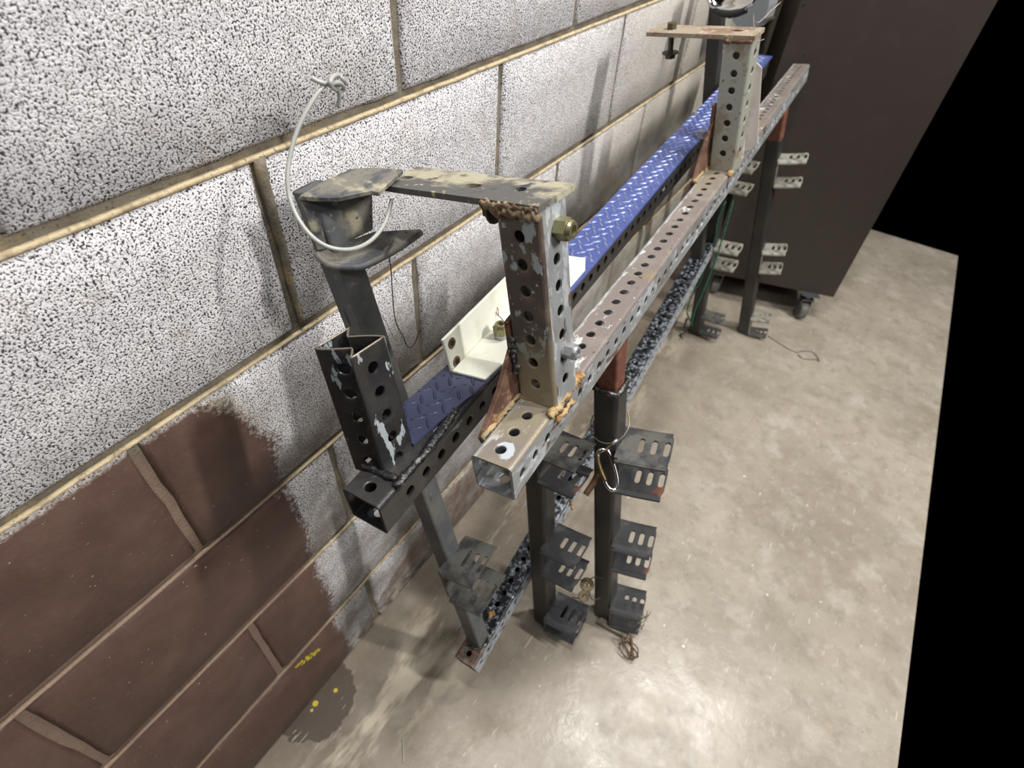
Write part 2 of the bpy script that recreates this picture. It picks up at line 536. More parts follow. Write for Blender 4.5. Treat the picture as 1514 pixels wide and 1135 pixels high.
# painted split-face block wall
def block_material():
    t = NT('painted_block', 0.75, 0.0)
    p = t.pos()
    x, y, z = t.sep(p)
    wide = t.noise(9, 4, .6, p)
    fine = t.noise(60, 4, .65, p, off=(3, 3, 3))
    # white roller paint over open pits
    pits_a = t.noise(500, 2, .6, p, dist=.3)
    pits = t.step(pits_a, .395, .50, 0.0, 1.0)
    # pits close up where paint is thick, further along the wall
    fill = t.math('ADD', t.step(y, .6, 1.35, 0, .75), t.step(wide, .52, .72, 0, .45), clamp=True)
    pitcol = t.mix(fill, rgb(52, 49, 50), rgb(140, 136, 128))
    white = t.mix(t.step(fine, .42, .62), rgb(230, 228, 230), rgb(210, 208, 210))
    white = t.mix(t.step(y, .75, 1.5), white, rgb(186, 180, 168))
    c = t.mix(pits, pitcol, white)
    # tan dust
    c = t.mix(t.step(t.noise(14, 5, .65, p, off=(8, 1, 4)), .58, .78, 0, .5), c, rgb(150, 128, 94))
    low_tone = t.math('MULTIPLY', t.step(z, .62, .80, 1, 0), t.step(t.noise(10, 5, .6, p, off=(1, 8, 2)), .40, .62, .10, .75))
    c = t.mix(low_tone, c, rgb(120, 112, 98))  # blotchy grey-brown tone, stronger down the wall
    # brown paint: the left end below the second joint, and a skirting band along the floor
    wob = t.math('MULTIPLY', t.math('SUBTRACT', t.noise(11, 3, .55, p, off=(0, 4, 1)), .5), .075)
    fuzz = t.math('MULTIPLY', t.math('SUBTRACT', t.noise(160, 3, .6, p), .5), .055)
    slant = t.math('MULTIPLY', t.math('MAXIMUM', t.math('SUBTRACT', z, .69), 0.0), .62)
    yb = t.math('ADD', t.math('ADD', t.math('ADD', y, wob), fuzz), slant)
    left = t.math('MULTIPLY', t.step(yb, .222, .236, 1, 0), t.step(t.math('ADD', z, t.math('MULTIPLY', fuzz, .2)), .785, .792, 1, 0))
    halo = t.math('MULTIPLY', t.math('MULTIPLY', t.step(yb, .232, .262, 1, 0), t.step(z, .66, .80, 0, .9)), t.step(z, .785, .792, 1, 0))
    c = t.mix(halo, c, rgb(140, 126, 98))
    band_z = t.math('ADD', t.math('ADD', z, t.math('MULTIPLY', wob, .9)), t.math('MULTIPLY', fuzz, .25))
    lim = t.step(y, .24, .48, .015, .172)
    band = t.step(t.math('SUBTRACT', band_z, lim), -.006, .006, 1, 0)
    thin = t.step(t.noise(26, 5, .65, p, off=(2, 2, 7)), .38, .62, .95, .55)
    bandc = t.mix(t.step(fine, .4, .65), rgb(118, 100, 84), rgb(100, 82, 68))
    c = t.mix(t.math('MULTIPLY', band, thin), c, bandc)
    # white smear along the foot of the wall
    smear = t.math('MULTIPLY', t.math('MULTIPLY', t.step(z, .018, .075, 1, 0), t.step(y, .16, .24)), t.step(y, .40, .52, 1, 0))
    smear = t.math('MULTIPLY', smear, t.step(t.noise(34, 4, .6, p, off=(9, 9, 1), stretch=(1, 1, 2)), .46, .54))
    c = t.mix(smear, c, rgb(206, 200, 190))
    brown = t.mix(t.step(t.noise(18, 4, .6, p), .4, .7), rgb(84, 62, 54), rgb(98, 75, 66))
    brown = t.mix(t.step(t.noise(150, 3, .6, p, off=(1, 0, 5)), .68, .74), brown, rgb(168, 150, 138))
    c = t.mix(left, c, brown)
    farb = t.math('MULTIPLY', t.step(y, 1.86, 1.88), t.step(z, .785, .80, 1, 0))
    c = t.mix(farb, c, rgb(92, 72, 62))
    # yellow paint splash
    dy = t.math('DIVIDE', t.math('SUBTRACT', y, .152), .028)
    dz = t.math('DIVIDE', t.math('ADD', t.math('SUBTRACT', z, .150), t.math('MULTIPLY', t.math('SUBTRACT', y, .152), .55)), .010)
    r2 = t.math('ADD', t.math('MULTIPLY', dy, dy), t.math('MULTIPLY', dz, dz))
    spl = t.math('MULTIPLY', t.step(r2, .9, 1.0, 1, 0), t.step(t.noise(150, 3, .6, p, off=(4, 4, 4)), .47, .50))
    c = t.mix(spl, c, rgb(196, 176, 30))
    t.col(c)
    painted = t.math('MAXIMUM', left, t.math('MULTIPLY', band, .8))
    t.rough(t.step(painted, 0, 1, .8, .52))
    # relief: deep pits in the white, softened by the brown paint
    h1 = t.math('MULTIPLY', pits_a, t.step(painted, 0, 1, 1.0, .12))
    h2 = t.noise(120, 3, .6, p, off=(5, 5, 5))
    h = t.math('ADD', h1, t.math('MULTIPLY', h2, .45))
    t.bump(h, .0016, .8)
    return t.m


def mortar_material():
    t = NT('mortar', 0.9, 0.0)
    p = t.pos()
    x, y, z = t.sep(p)
    c = t.mix(t.step(t.noise(40, 4, .6, p), .4, .62), rgb(132, 124, 108), rgb(108, 100, 86))
    c = t.mix(t.step(t.noise(25, 4, .6, p, off=(3, 3, 1)), .56, .70), c, rgb(152, 134, 102))
    c = t.mix(t.step(t.noise(300, 2, .6, p), .62, .68), c, rgb(96, 84, 66))
    brown = t.math('MULTIPLY', t.step(y, .20, .23, 1, 0), t.step(z, .77, .78, 1, 0))
    c = t.mix(t.math('MULTIPLY', brown, .75), c, rgb(128, 104, 90))
    t.col(c)
    t.bump(t.noise(300, 4, .65, p), .0015, .8)
    return t.m


def floor_material():
    t = NT('worn_concrete', 0.45, 0.0)
    p = t.pos()
    x, y, z = t.sep(p)
    a = t.noise(3.2, 6, .62, p, dist=.2)
    b = t.noise(11, 6, .6, p, off=(4, 1, 0), dist=.2)
    c = t.mix(t.step(a, .36, .62), rgb(149, 140, 126), rgb(172, 163, 149))
    c = t.mix(t.step(b, .54, .70, 0, .6), c, rgb(188, 182, 170))
    c = t.mix(t.step(t.noise(9, 5, .62, p, off=(9, 2, 0), dist=.5), .54, .72, 0, .45), c, rgb(140, 128, 112))
    c = t.mix(t.step(t.noise(26, 4, .6, p, off=(1, 7, 0)), .64, .72, 0, .35), c, rgb(170, 154, 126))
    c = t.mix(t.step(t.noise(70, 3, .6, p, off=(5, 5, 0)), .70, .74, 0, .6), c, rgb(112, 102, 90))
    c = t.mix(t.step(t.noise(55, 2, .5, p, off=(2, 9, 0)), .735, .75, 0, .8), c, rgb(230, 226, 214))
    c = t.mix(t.step(t.noise(22, 7, .7, p, off=(11, 2, 0)), .50, .66, 0, .55), c, rgb(132, 124, 110))
    c = t.mix(t.step(t.noise(34, 6, .7, p, off=(1, 12, 0)), .55, .68, 0, .5), c, rgb(188, 182, 172))
    # darker towards the wall: dirt, deepened to paint in the racks' shade
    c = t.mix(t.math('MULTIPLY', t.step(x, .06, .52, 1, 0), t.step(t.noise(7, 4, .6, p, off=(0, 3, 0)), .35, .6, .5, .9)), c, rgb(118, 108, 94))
    # chalky drag marks near the wall
    m = t.math('MULTIPLY', t.step(x, .04, .1), t.step(x, .16, .24, 1, 0))
    m = t.math('MULTIPLY', m, t.step(t.noise(9, 4, .6, p, off=(7, 3, 0), stretch=(2.2, .6, 1)), .50, .60, 0, .75))
    c = t.mix(m, c, rgb(206, 196, 174))
    # the brown paint spill at the foot of the wall
    dx = t.math('DIVIDE', t.math('SUBTRACT', x, .005), .072)
    dy = t.math('DIVIDE', t.math('SUBTRACT', y, .125), .078)
    r = t.math('ADD', t.math('ADD', t.math('MULTIPLY', dx, dx), t.math('MULTIPLY', dy, dy)), t.math('MULTIPLY', t.math('SUBTRACT', t.noise(26, 3, .6, p, off=(3, 0, 0)), .5), 1.1))
    c = t.mix(t.step(r, .92, 1.0, 1, 0), c, rgb(88, 78, 68))
    # yellow drips
    for (px, py, s) in ((.025, .158, .0042), (.010, .120, .0055), (.013, .108, .003)):
        ddx = t.math('DIVIDE', t.math('SUBTRACT', x, px), s)
        ddy = t.math('DIVIDE', t.math('SUBTRACT', y, py), s)
        rr = t.math('ADD', t.math('ADD', t.math('MULTIPLY', ddx, ddx), t.math('MULTIPLY', ddy, ddy)), t.math('MULTIPLY', t.math('SUBTRACT', t.noise(300, 2, .6, p), .5), 1.5))
        c = t.mix(t.step(rr, .9, 1.0, 1, 0), c, rgb(208, 186, 60))
    # fine scratches
    scr = t.step(t.noise(60, 2, .5, p, off=(2, 2, 0), stretch=(3.5, .35, 1), dist=.3), .70, .72, 0, .5)
    c = t.mix(scr, c, rgb(214, 206, 192))
    t.col(c)
    t.rough(t.step(t.noise(8, 5, .65, p, off=(6, 6, 0)), .35, .7, .20, .46))
    t.bump(t.math('ADD', t.noise(60, 5, .6, p), t.math('MULTIPLY', a, 2)), .0008, .5)
    return t.m


MBLOCK = block_material()
MMORTAR = mortar_material()
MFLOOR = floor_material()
t, _ = layered('lit_mortar_fillet', rgb(190, 174, 142), [(60, .5, .62, rgb(160, 144, 116)), (200, .6, .7, rgb(118, 106, 86))], .9, 0, (300, .001))  # lit lower half of the joints put into a paler mortar colour
x_, y_, z_ = t.sep(t.pos())
t.col(t.mix(t.math('MULTIPLY', t.step(y_, .20, .24, 1, 0), t.step(z_, .77, .78, .8, 0)), t.b.inputs['Base Color'].links[0].from_socket, rgb(128, 104, 92)))
MFILLET = t.m

# ------------------------------------------------------------------ setting
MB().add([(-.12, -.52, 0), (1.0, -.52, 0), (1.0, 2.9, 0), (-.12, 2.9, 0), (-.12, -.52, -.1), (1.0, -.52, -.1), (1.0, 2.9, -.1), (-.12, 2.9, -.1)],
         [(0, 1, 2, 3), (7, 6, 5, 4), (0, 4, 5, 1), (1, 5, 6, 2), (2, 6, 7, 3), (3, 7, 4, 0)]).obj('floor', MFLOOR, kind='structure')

BW, BH, Y0 = .4064, .2032, .308
L5 = .1885
tops = [L5, L5 + BH, L5 + 2 * BH, L5 + 3 * BH, L5 + 4 * BH, L5 + 5 * BH, L5 + 6 * BH]
wall = MB()
wall.box((-.058, 1.05, .70), (.104, 3.1, 1.4))
wallo = wall.obj('wall_left', MMORTAR, kind='structure')


def joint_bead(mb, pts, r):
    mb.tube(pts, r, 6, smooth_n=1)


def block_mesh(w, h, seed):
    """rough-cornered block, face at x=0, spans y 0..w, z 0..h, with uneven arrises"""
    rnd = random.Random(seed)
    n, m = 12, 6
    b = .0035
    vs = []; fs = []
    grid = {}
    for i in range(n + 1):
        for j in range(m + 1):
            y = w * i / n; z = h * j / m
            edge = (i in (0, n)) or (j in (0, m))
            x = 0.0
            if edge:
                x = -b - rnd.random() * .0022
                if i in (0, n): y += rnd.uniform(-.0016, .0010) * (1 if i == n else -1)
                if j in (0, m): z += rnd.uniform(-.0016, .0010) * (1 if j == m else -1)
            elif i in (1, n - 1) or j in (1, m - 1):
                if i == 1: y = .006
                if i == n - 1: y = w - .006
                if j == 1: z = .006
                if j == m - 1: z = h - .006
                x = rnd.uniform(-.0006, .0)
            else:
                x = rnd.uniform(-.0004, .0004)
            grid[i, j] = len(vs)
            vs.append((x, y, z))
    for i in range(n):
        for j in range(m):
            fs.append((grid[i, j], grid[i + 1, j], grid[i + 1, j + 1], grid[i, j + 1]))
    rim = [grid[i, 0] for i in range(n + 1)] + [grid[n, j] for j in range(1, m + 1)] + [grid[i, m] for i in range(n - 1, -1, -1)] + [grid[0, j] for j in range(m - 1, 0, -1)]
    base = len(vs)
    for k in rim: vs.append((-.05, vs[k][1], vs[k][2]))
    L = len(rim)
    for k in range(L):
        fs.append((rim[(k + 1) % L], rim[k], base + k, base + (k + 1) % L))
    me = bpy.data.meshes.new('concrete_block')
    me.from_pydata(vs, [], fs)
    me.update()
    me.materials.append(MBLOCK)
    for p in me.polygons: p.use_smooth = p.index < n * m
    return me


JT = .0105
full = [block_mesh(BW - JT, BH - JT, s) for s in range(4)]
low = [block_mesh(BW - JT, L5 - JT, s + 20) for s in range(3)]
k = 0
for ci, top in enumerate(tops):
    off = (0.0 if ci % 2 == 0 else .5)       # course above the floor: joints at Y0 + j*BW
    j = -3
    while True:
        ys = Y0 + (j + off) * BW
        j += 1
        if ys < -.52: continue
        if ys > 2.1: break
        z0 = (0 if ci == 0 else tops[ci - 1]) + (JT / 2 if ci else .001)
        me = (low if ci == 0 else full)
        me = me[k % len(me)]
        put('concrete_block', me, wallo, Matrix.Translation((0, ys + JT / 2, z0)))
        k += 1
# tooled concave joints: thin mortar fillets left proud along the lower arrises, painted pale as the lit half
for ci, top in enumerate(tops[:6]):
    mb = MB()
    pts = [V((-.0035 + .0006 * mn.noise(V((y * 30, ci, 0))), y, top - .0038 + .0008 * mn.noise(V((y * 22, ci * 3, 1))))) for y in np.arange(-.3, 2.5, .02)]
    mb.tube(pts, lambda s: .0030, 6, smooth_n=1)
    mb.obj('mortar_fillet', MFILLET, wallo, smooth=True)
# mortar smeared wide over a perpend, upper left
mb = MB()
for (yy_, zt, zb) in ((Y0, tops[4] - .004, tops[3] + .004),):
    pts = [V((-.002, yy_ + .004 + .004 * mn.noise(V((zz * 25, 3, 0))), zz)) for zz in np.linspace(zt, zb, 16)]
    mb.tube(pts, lambda s: .006 - .003 * s, 8, smooth_n=1)
mb.obj('mortar_smear', MMORTAR, wallo, smooth=True)

# ------------------------------------------------------------------ perforated tube
P = .0254


def perf_tube(name, zmin, zmax, holes, w=.04445, t=.0027, rc=.0045, hr=.0056, mat=None, warp=None, mats=None, nr=16):
    """square tube along z; holes: list of z on each face or 4 lists; faces +x,+y,-x,-y"""
    if not isinstance(holes[0], (list, tuple)): holes = [holes] * 4
    a = w / 2 - rc
    vs = []; fs = []; mi = []

    def rot(k, x, y, z):
        for _ in range(k): x, y = -y, x
        return (x, y, z)

    for k in range(4):
        H = sorted([h for h in holes[k] if zmin + hr < h < zmax - hr])
        # intervals
        cells = []
        cur = zmin
        for i, h in enumerate(H):
            lo = max(cur, h - P / 2); hi = min(zmax, h + P / 2)
            if lo > cur + 1e-6: cells.append((cur, lo, None))
            cells.append((lo, hi, h)); cur = hi
        if cur < zmax - 1e-6: cells.append((cur, zmax, None))
        for lo, hi, h in cells:
            rings = {}
            if h is None:
                segs = max(1, int(round((hi - lo) / .02)))
                for side, d in ((1, w / 2), (-1, w / 2 - t)):
                    for s in range(segs):
                        z1 = lo + (hi - lo) * s / segs; z2 = lo + (hi - lo) * (s + 1) / segs
                        cols = 4
                        for q in range(cols):
                            u1 = -a + 2 * a * q / cols; u2 = -a + 2 * a * (q + 1) / cols
                            n = len(vs)
                            vs += [rot(k, d, u1, z1), rot(k, d, u2, z1), rot(k, d, u2, z2), rot(k, d, u1, z2)]
                            f = (n, n + 1, n + 2, n + 3)
                            fs.append(f if side > 0 else f[::-1]); mi.append(k)
                continue
            ang = [2 * math.pi * (i + .5) / nr for i in range(nr)]
            rect = []
            for th in ang:
                c, s = math.cos(th), math.sin(th)
                # square mapping that hits the corners
                m = max(abs(c), abs(s))
                cu, cs = c / m, s / m
                if abs(abs(c) - abs(s)) < .3: cu, cs = math.copysign(1, c), math.copysign(1, s)
                rect.append((cu * a, (hi - h) * cs if cs > 0 else (h - lo) * cs))
            # nr=16 with half offset: two samples snap to each corner; harmless slivers
            for side, d in ((1, w / 2), (-1, w / 2 - t)):
                n0 = len(vs)
                for (u, v) in rect: vs.append(rot(k, d, u, h + v))
                n1 = len(vs)
                for (u, v), th in zip(rect, ang):
                    cu, cv = hr * 1.25 * math.cos(th), hr * 1.25 * math.sin(th)
                    vs.append(rot(k, d, cu, h + cv))
                n2 = len(vs)
                bev = .0004
                for th in ang: vs.append(rot(k, d - side * bev, hr * math.cos(th), h + hr * math.sin(th)))
                rings[side] = n2
                for i in range(nr):
                    j = (i + 1) % nr
                    for A, B in ((n0, n1), (n1, n2)):
                        if A == n0 and (V(vs[A + i]) - V(vs[A + j])).length < 1e-7:
                            f = (A + i, B + j, B + i)
                        else:
                            f = (A + i, A + j, B + j, B + i)
                        fs.append(f if side > 0 else f[::-1]); mi.append(k)
            A, B = rings[1], rings[-1]
            for i in range(nr):
                j = (i + 1) % nr
                fs.append((A + i, A + j, B + j, B + i)); mi.append(k)
        # corner strip between face k and k+1
        for side, r in ((1, rc), (-1, rc - t)):
            arc = [(a + r * math.cos(q), a + r * math.sin(q)) for q in np.linspace(0, math.pi / 2, 5)]
            segs = max(1, int((zmax - zmin) / .05)) if warp else 1
            for s in range(segs):
                z1 = zmin + (zmax - zmin) * s / segs; z2 = zmin + (zmax - zmin) * (s + 1) / segs
                for i in range(4):
                    n = len(vs)
                    p, q = arc[i], arc[i + 1]
                    vs += [rot(k, p[0], p[1], z1), rot(k, q[0], q[1], z1), rot(k, q[0], q[1], z2), rot(k, p[0], p[1], z2)]
                    f = (n, n + 1, n + 2, n + 3)
                    fs.append(f if side > 0 else f[::-1]); mi.append(k)
        # end rims
        for z, flip in ((zmin, True), (zmax, False)):
            outp = [(w / 2, -a + 2 * a * q / 4) for q in range(5)] + [(a + rc * math.cos(q), a + rc * math.sin(q)) for q in np.linspace(0, math.pi / 2, 5)][1:]
            inp = [(w / 2 - t, -a + 2 * a * q / 4) for q in range(5)] + [(a + (rc - t) * math.cos(q), a + (rc - t) * math.sin(q)) for q in np.linspace(0, math.pi / 2, 5)][1:]
            for i in range(len(outp) - 1):
                n = len(vs)
                vs += [rot(k, *outp[i], z), rot(k, *outp[i + 1], z), rot(k, *inp[i + 1], z), rot(k, *inp[i], z)]
                f = (n, n + 1, n + 2, n + 3)
                fs.append(f if flip else f[::-1]); mi.append(k)
    if warp: vs = [warp(*v) for v in vs]
    me = bpy.data.meshes.new(name)
    me.from_pydata([tuple(v) for v in vs], [], fs)
    me.update()
    for m in (mats or [mat]): me.materials.append(m)
    if mats and len(mats) == 4:
        me.polygons.foreach_set('material_index', mi)
    bm = bmesh.new(); bm.from_mesh(me)
    bmesh.ops.remove_doubles(bm, verts=bm.verts, dist=1e-5)
    bmesh.ops.dissolve_degenerate(bm, edges=bm.edges, dist=1e-6)
    bm.to_mesh(me); bm.free()
    return me


def square_tube(name, w, l, t=.003, rc=.004, mat=None, w2=None, cap=False, taper=1.0):
    """plain tube along z from 0 to l, rounded corners"""
    w2 = w2 or w
    vs = []; fs = []

    def ring(hw, hh, r, z):
        out = []
        for qx, qy, q0 in ((1, 1, 0), (-1, 1, 90), (-1, -1, 180), (1, -1, 270)):
            for q in (0, 30, 60, 90):
                a = math.radians(q0 + q)
                out.append((qx * (hw - r) + r * math.cos(a), qy * (hh - r) + r * math.sin(a), z))
        return out
    R = [ring(w / 2, w2 / 2, rc, 0), ring(w / 2 * taper, w2 / 2 * taper, rc, l), ring(w / 2 * taper - t, w2 / 2 * taper - t, max(rc - t, .0008), l), ring(w / 2 - t, w2 / 2 - t, max(rc - t, .0008), 0)]
    for r in R: vs += r
    n = 16
    for a in range(4):
        b = (a + 1) % 4
        for i in range(n):
            j = (i + 1) % n
            fs.append((a * n + i, a * n + j, b * n + j, b * n + i))
    if cap:
        fs.append(tuple(range(n, 2 * n)))
    me = bpy.data.meshes.new(name)
    me.from_pydata(vs, [], fs); me.update(); me.materials.append(mat)
    return me


# frames of the three perforated beams (local z runs along the beam, away from the camera)
def beamframe(o, e1, e2): return frame(o, e2, e1)   # local y points down (-e3)


B0 = V((.29227, .28796, .78824)); Be1 = V((-.0439, .99904, .00097)); Be2 = V((.9857, .0435, .1629)); Be3 = V((-.1627, -.0080, .98664))
A0 = V((.2072, .2236, .7679)); Ae1 = V((-.0411, .99834, .0405)); Ae2 = V((.9966, .0382, .0707)); Ae3 = V((-.069, -.0433, .9967))
Lo = V((.2301, .3279, .1010)); Le1 = V((-.0347, .9750, .2195)); Le2 = V((.9897, .0041, .1433)); Le3 = V((-.1389, -.2222, .9651))
W = .04445
FB = beamframe(B0, Be1, Be2); FA = beamframe(A0, Ae1, Ae2); FL = beamframe(Lo, Le1, Le2)


def onB(s, u, v): return B0 + Be1 * (s * P) + Be2 * u + Be3 * v
def onA(s, u, v): return A0 + Ae1 * (s * P) + Ae2 * u + Ae3 * v
def onL(s, u, v): return Lo + Le1 * (s * P) + Le2 * u + Le3 * v


def bolt_nut(mb_, R=.009, h=.010, M_=None, washer=True, nylock=True):
    z = 0
    if washer:
        mb_.cyl(R * 1.25, 0, .0016, 24, M_); z = .0016
    hexp = [(R * math.cos(a) / math.cos(math.pi / 6) * 1.0, R * math.sin(a) / math.cos(math.pi / 6)) for a in [math.pi / 6 + i * math.pi / 3 for i in range(6)]]
    mb_.prism(hexp, z, z + h * .72, M_)
    zt = z + h * .72
    mb_.lathe([(R * .98, zt - .0005), (R * .95, zt + h * .12), (R * .82, zt + h * .28), (R * .50, zt + h * .30), (R * .46, zt + h * .1), (R * .44, zt - h * .2), (.0001, zt - h * .2)], 24, M_)


# ------------------------------------------------------------------ plates and brackets
def slotted_plate(w, l, t=.004, slots=True, curl=.006):
    """plate in local x (0..l outward) and y (0..w): three oval slots near the outer end, outer corners rounded, near edge rolled"""
    mb = MB()
    # outline grid with holes: build strips along x
    ns = 3
    sw, sl = .0085, w * .40
    x0 = l * .42
    pitch = .0165 * l / .068
    xs = [0]
    for k in range(ns):
        c = x0 + pitch * k
        xs += [c - sw / 2, c + sw / 2]
    xs.append(l)
    yc = w * .50
    cr = min(.020, w * .32)

    def ylo(x):
        d = x - (l - cr)
        return 0 if d <= 0 else cr - math.sqrt(max(0, cr * cr - d * d))

    def zz(x, y):
        # gentle curl: near edge turned down, outer end turned up a little
        z = -curl * (1 - min(1, y / (.22 * w))) ** 2 - curl * .6 * (1 - min(1, (w - y) / (.15 * w))) ** 2
        return z + .004 * (x / l) ** 2
    top = []; fs = []

    ys = yc - sl / 2; ye = yc + sl / 2; r = sw / 2
    yl = [ys * i / 5 for i in range(5)] + [ys - .002, ys + r, ye - r, ye + .002] + [ye + .002 + (w - ye - .002) * i / 5 for i in range(1, 6)]
    yl[:5] = [(ys - .002) * i / 5 for i in range(5)]

    def column(xa, xb, nx, keep, curved=False):
        for i in range(nx):
            for j in range(len(yl) - 1):
                if not keep(j): continue
                q = []
                for (di, dj) in ((0, 0), (1, 0), (1, 1), (0, 1)):
                    x = xa + (xb - xa) * (i + di) / nx
                    y = yl[j + dj]
                    if curved:
                        c_ = ylo(x)
                        y = c_ + y * (w - 2 * c_) / w
                    q.append((x, y))
                fs.append(q)
    for i in range(len(xs) - 1):
        xa, xb = xs[i], xs[i + 1]
        if i % 2 == 1 and slots:
            n = 6; cx = (xa + xb) / 2
            for k in range(n):
                X1 = xa + (xb - xa) * k / n; X2 = xa + (xb - xa) * (k + 1) / n
                h1 = math.sqrt(max(0, r * r - (X1 - cx) ** 2)); h2 = math.sqrt(max(0, r * r - (X2 - cx) ** 2))
                fs.append([(X1, ye - r + h1), (X2, ye - r + h2), (X2, ye + .002), (X1, ye + .002)])
                fs.append([(X1, ys - .002), (X2, ys - .002), (X2, ys + r - h2), (X1, ys + r - h1)])
            column(xa, xb, n, lambda j: j < 5 or j > 7)
        else:
            last = i == len(xs) - 2
            column(xa, xb, 10 if last else 3, lambda j: True, curved=last)
    vmap = {}; vs = []; F = []
    for q in fs:
        f = []
        for (x, y) in q:
            key = (round(x, 6), round(y, 6))
            if key not in vmap:
                vmap[key] = len(vs); vs.append((x, y, zz(x, y)))
            if not f or f[-1] != vmap[key]: f.append(vmap[key])
        if len(set(f)) >= 3: F.append(tuple(f))
    n = len(vs)
    ec = {}
    for f in F:
        for i in range(len(f)):
            e = (f[i], f[(i + 1) % len(f)])
            ec[e] = 1
    rim = [e for e in ec if (e[1], e[0]) not in ec]
    V2 = vs + [(x, y, z - t) for x, y, z in vs]
    F2 = F + [tuple(i + n for i in f)[::-1] for f in F] + [(b_, a_, a_ + n, b_ + n) for a_, b_ in rim]
    me = bpy.data.meshes.new('bracket_plate')
    me.from_pydata(V2, [], F2)
    me.update()
    return me


_plates = {}


def plate_mesh(w, l, mat):
    key = (round(w, 3), round(l, 3), mat.name)
    if key not in _plates:
        me = slotted_plate(w, l)
        me.materials.append(mat)
        _plates[key] = me
    return _plates[key]


def webplate(h, w, mat):
    return MB().box((.0025, w / 2, -h / 2), (.005, w, h)).mesh('bracket_web', mat)


def hang_post(parent, top, bot, w, mat, brackets, name='hanging_post', yaw0=0, h_top=None):
    """post from floor point bot to top; brackets: (h_up, h_low or None, yaw deg, w, l, mat_up, mat_low)"""
    top = V(top); bot = V(bot)
    d = (top - bot).normalized()
    Lp = (top - bot).length
    Fm = frame(bot, (1, 0, 0), d)
    po = put(name, square_tube(name, w, Lp, .003, .006, mat), parent, Fm)
    for b in brackets:
        hu, hl, yaw, bw, bl, m1, m2 = b
        R_ = Matrix.Rotation(math.radians(yaw), 4, 'Z')
        g = Fm @ Matrix.Translation((0, 0, hu)) @ R_ @ Matrix.Translation((w / 2 - .003, -bw / 2, 0))
        put('bracket_plate', plate_mesh(bw, bl, m1), po, g)
        if hl is not None:
            g2 = Fm @ Matrix.Translation((0, 0, hl)) @ R_ @ Matrix.Translation((w / 2 - .003, -bw / 2, 0))
            put('bracket_plate', plate_mesh(bw, bl * .97, m2), po, g2)
            put('bracket_web', webplate(hu - hl, bw * .92, m1), po, g @ Matrix.Translation((-.001, bw * .04, 0)))
    return po, Fm


def weld(parent, pts, r, mat, name='weld_bead', rough=.9):
    mb = MB().tube(pts, r, 8, rough=rough, smooth_n=1 if len(pts) > 6 else 6)
    return mb.obj(name, mat, parent, smooth=True)


def polyline(a, b, n):
    a = V(a); b = V(b)
    return [a + (b - a) * (i / n) for i in range(n + 1)]


# ================================================================== rack one: galvanised
rb = thing('galvanised_rack', onB(-.7, 0, -.0222), 'weathered galvanised perforated-tube rack with two uprights and two black hanging posts, nearest the camera', 'rack')
nB = 62
meB = perf_tube('perforated_beam', -.0178, nB * P, [i * P for i in range(nB)], W, mats=[M['galv'], M['galv'], M['galv'], M['galv_top']])
put('perforated_beam', meB, rb, FB, label='horizontal galvanised square tube with a row of round holes')

# near upright (local z up)
Ue1 = V((-.22305, .0414, .97393)); Ue2 = V((.97422, -.0251, .22419)); U0 = V((.24765, .38768, .98216))
FU = frame(U0, Ue2, Ue1)   # local y ~ +y
upz0, upz1 = -7.15 * P, .0235
me = perf_tube('near_upright', upz0, upz1, [[-i * P for i in range(1, 7)] + [0.0], [-i * P for i in range(0, 7)], [-i * P for i in range(0, 7)], [-i * P for i in range(0, 7)]], W,
               mats=[M['galv'], M['galv_in'], M['galv_up'], M['galv_up']])
put('upright', me, rb, FU, label='near upright with brown weathered front, toned darker for shade, and bright side')
U20 = V((.2322, 1.0424, .9939)); U2e1 = V((-.1543, -.0833, .9845)); U2e2 = V((.9877, -.0383, .1516))
FU2 = frame(U20, U2e2, U2e1)
me = perf_tube('far_upright', -7.35 * P, .022, [-i * P for i in range(0, 7)], W, mat=M['galv_far'])
put('upright', me, rb, FU2, label='far upright with pale greenish zinc face')


def loc(Fm, x, y, z): return Fm @ V((x, y, z))


# gussets on the wall side of both uprights
def gusset(Fm, zb, base_pt, y_back, name='gusset'):
    """thin triangular plate welded in the corner between upright (-x face) and beam"""
    a = loc(Fm, -W / 2, -.006, -.115 + .0)
    return a


def tri_plate(parent, pts, thick_dir, t, mat, name, **k):
    td = V(thick_dir).normalized() * t
    n = len(pts)
    vs = [V(p) for p in pts] + [V(p) + td for p in pts]
    fs = [tuple(range(n)), tuple(range(2 * n - 1, n - 1, -1))] + [(i, (i + 1) % n, n + (i + 1) % n, n + i) for i in range(n)]
    bm = bmesh.new()
    bv = [bm.verts.new(v) for v in vs]
    for f in fs: bm.faces.new([bv[i] for i in f])
    bmesh.ops.recalc_face_normals(bm, faces=bm.faces)
    bmesh.ops.bevel(bm, geom=[e for e in bm.edges], offset=min(t * .2, .0008), segments=1, affect='EDGES')
    me = bpy.data.meshes.new(name)
    bm.to_mesh(me); bm.free()
    me.materials.append(mat)
    return put(name, me, parent, **k)


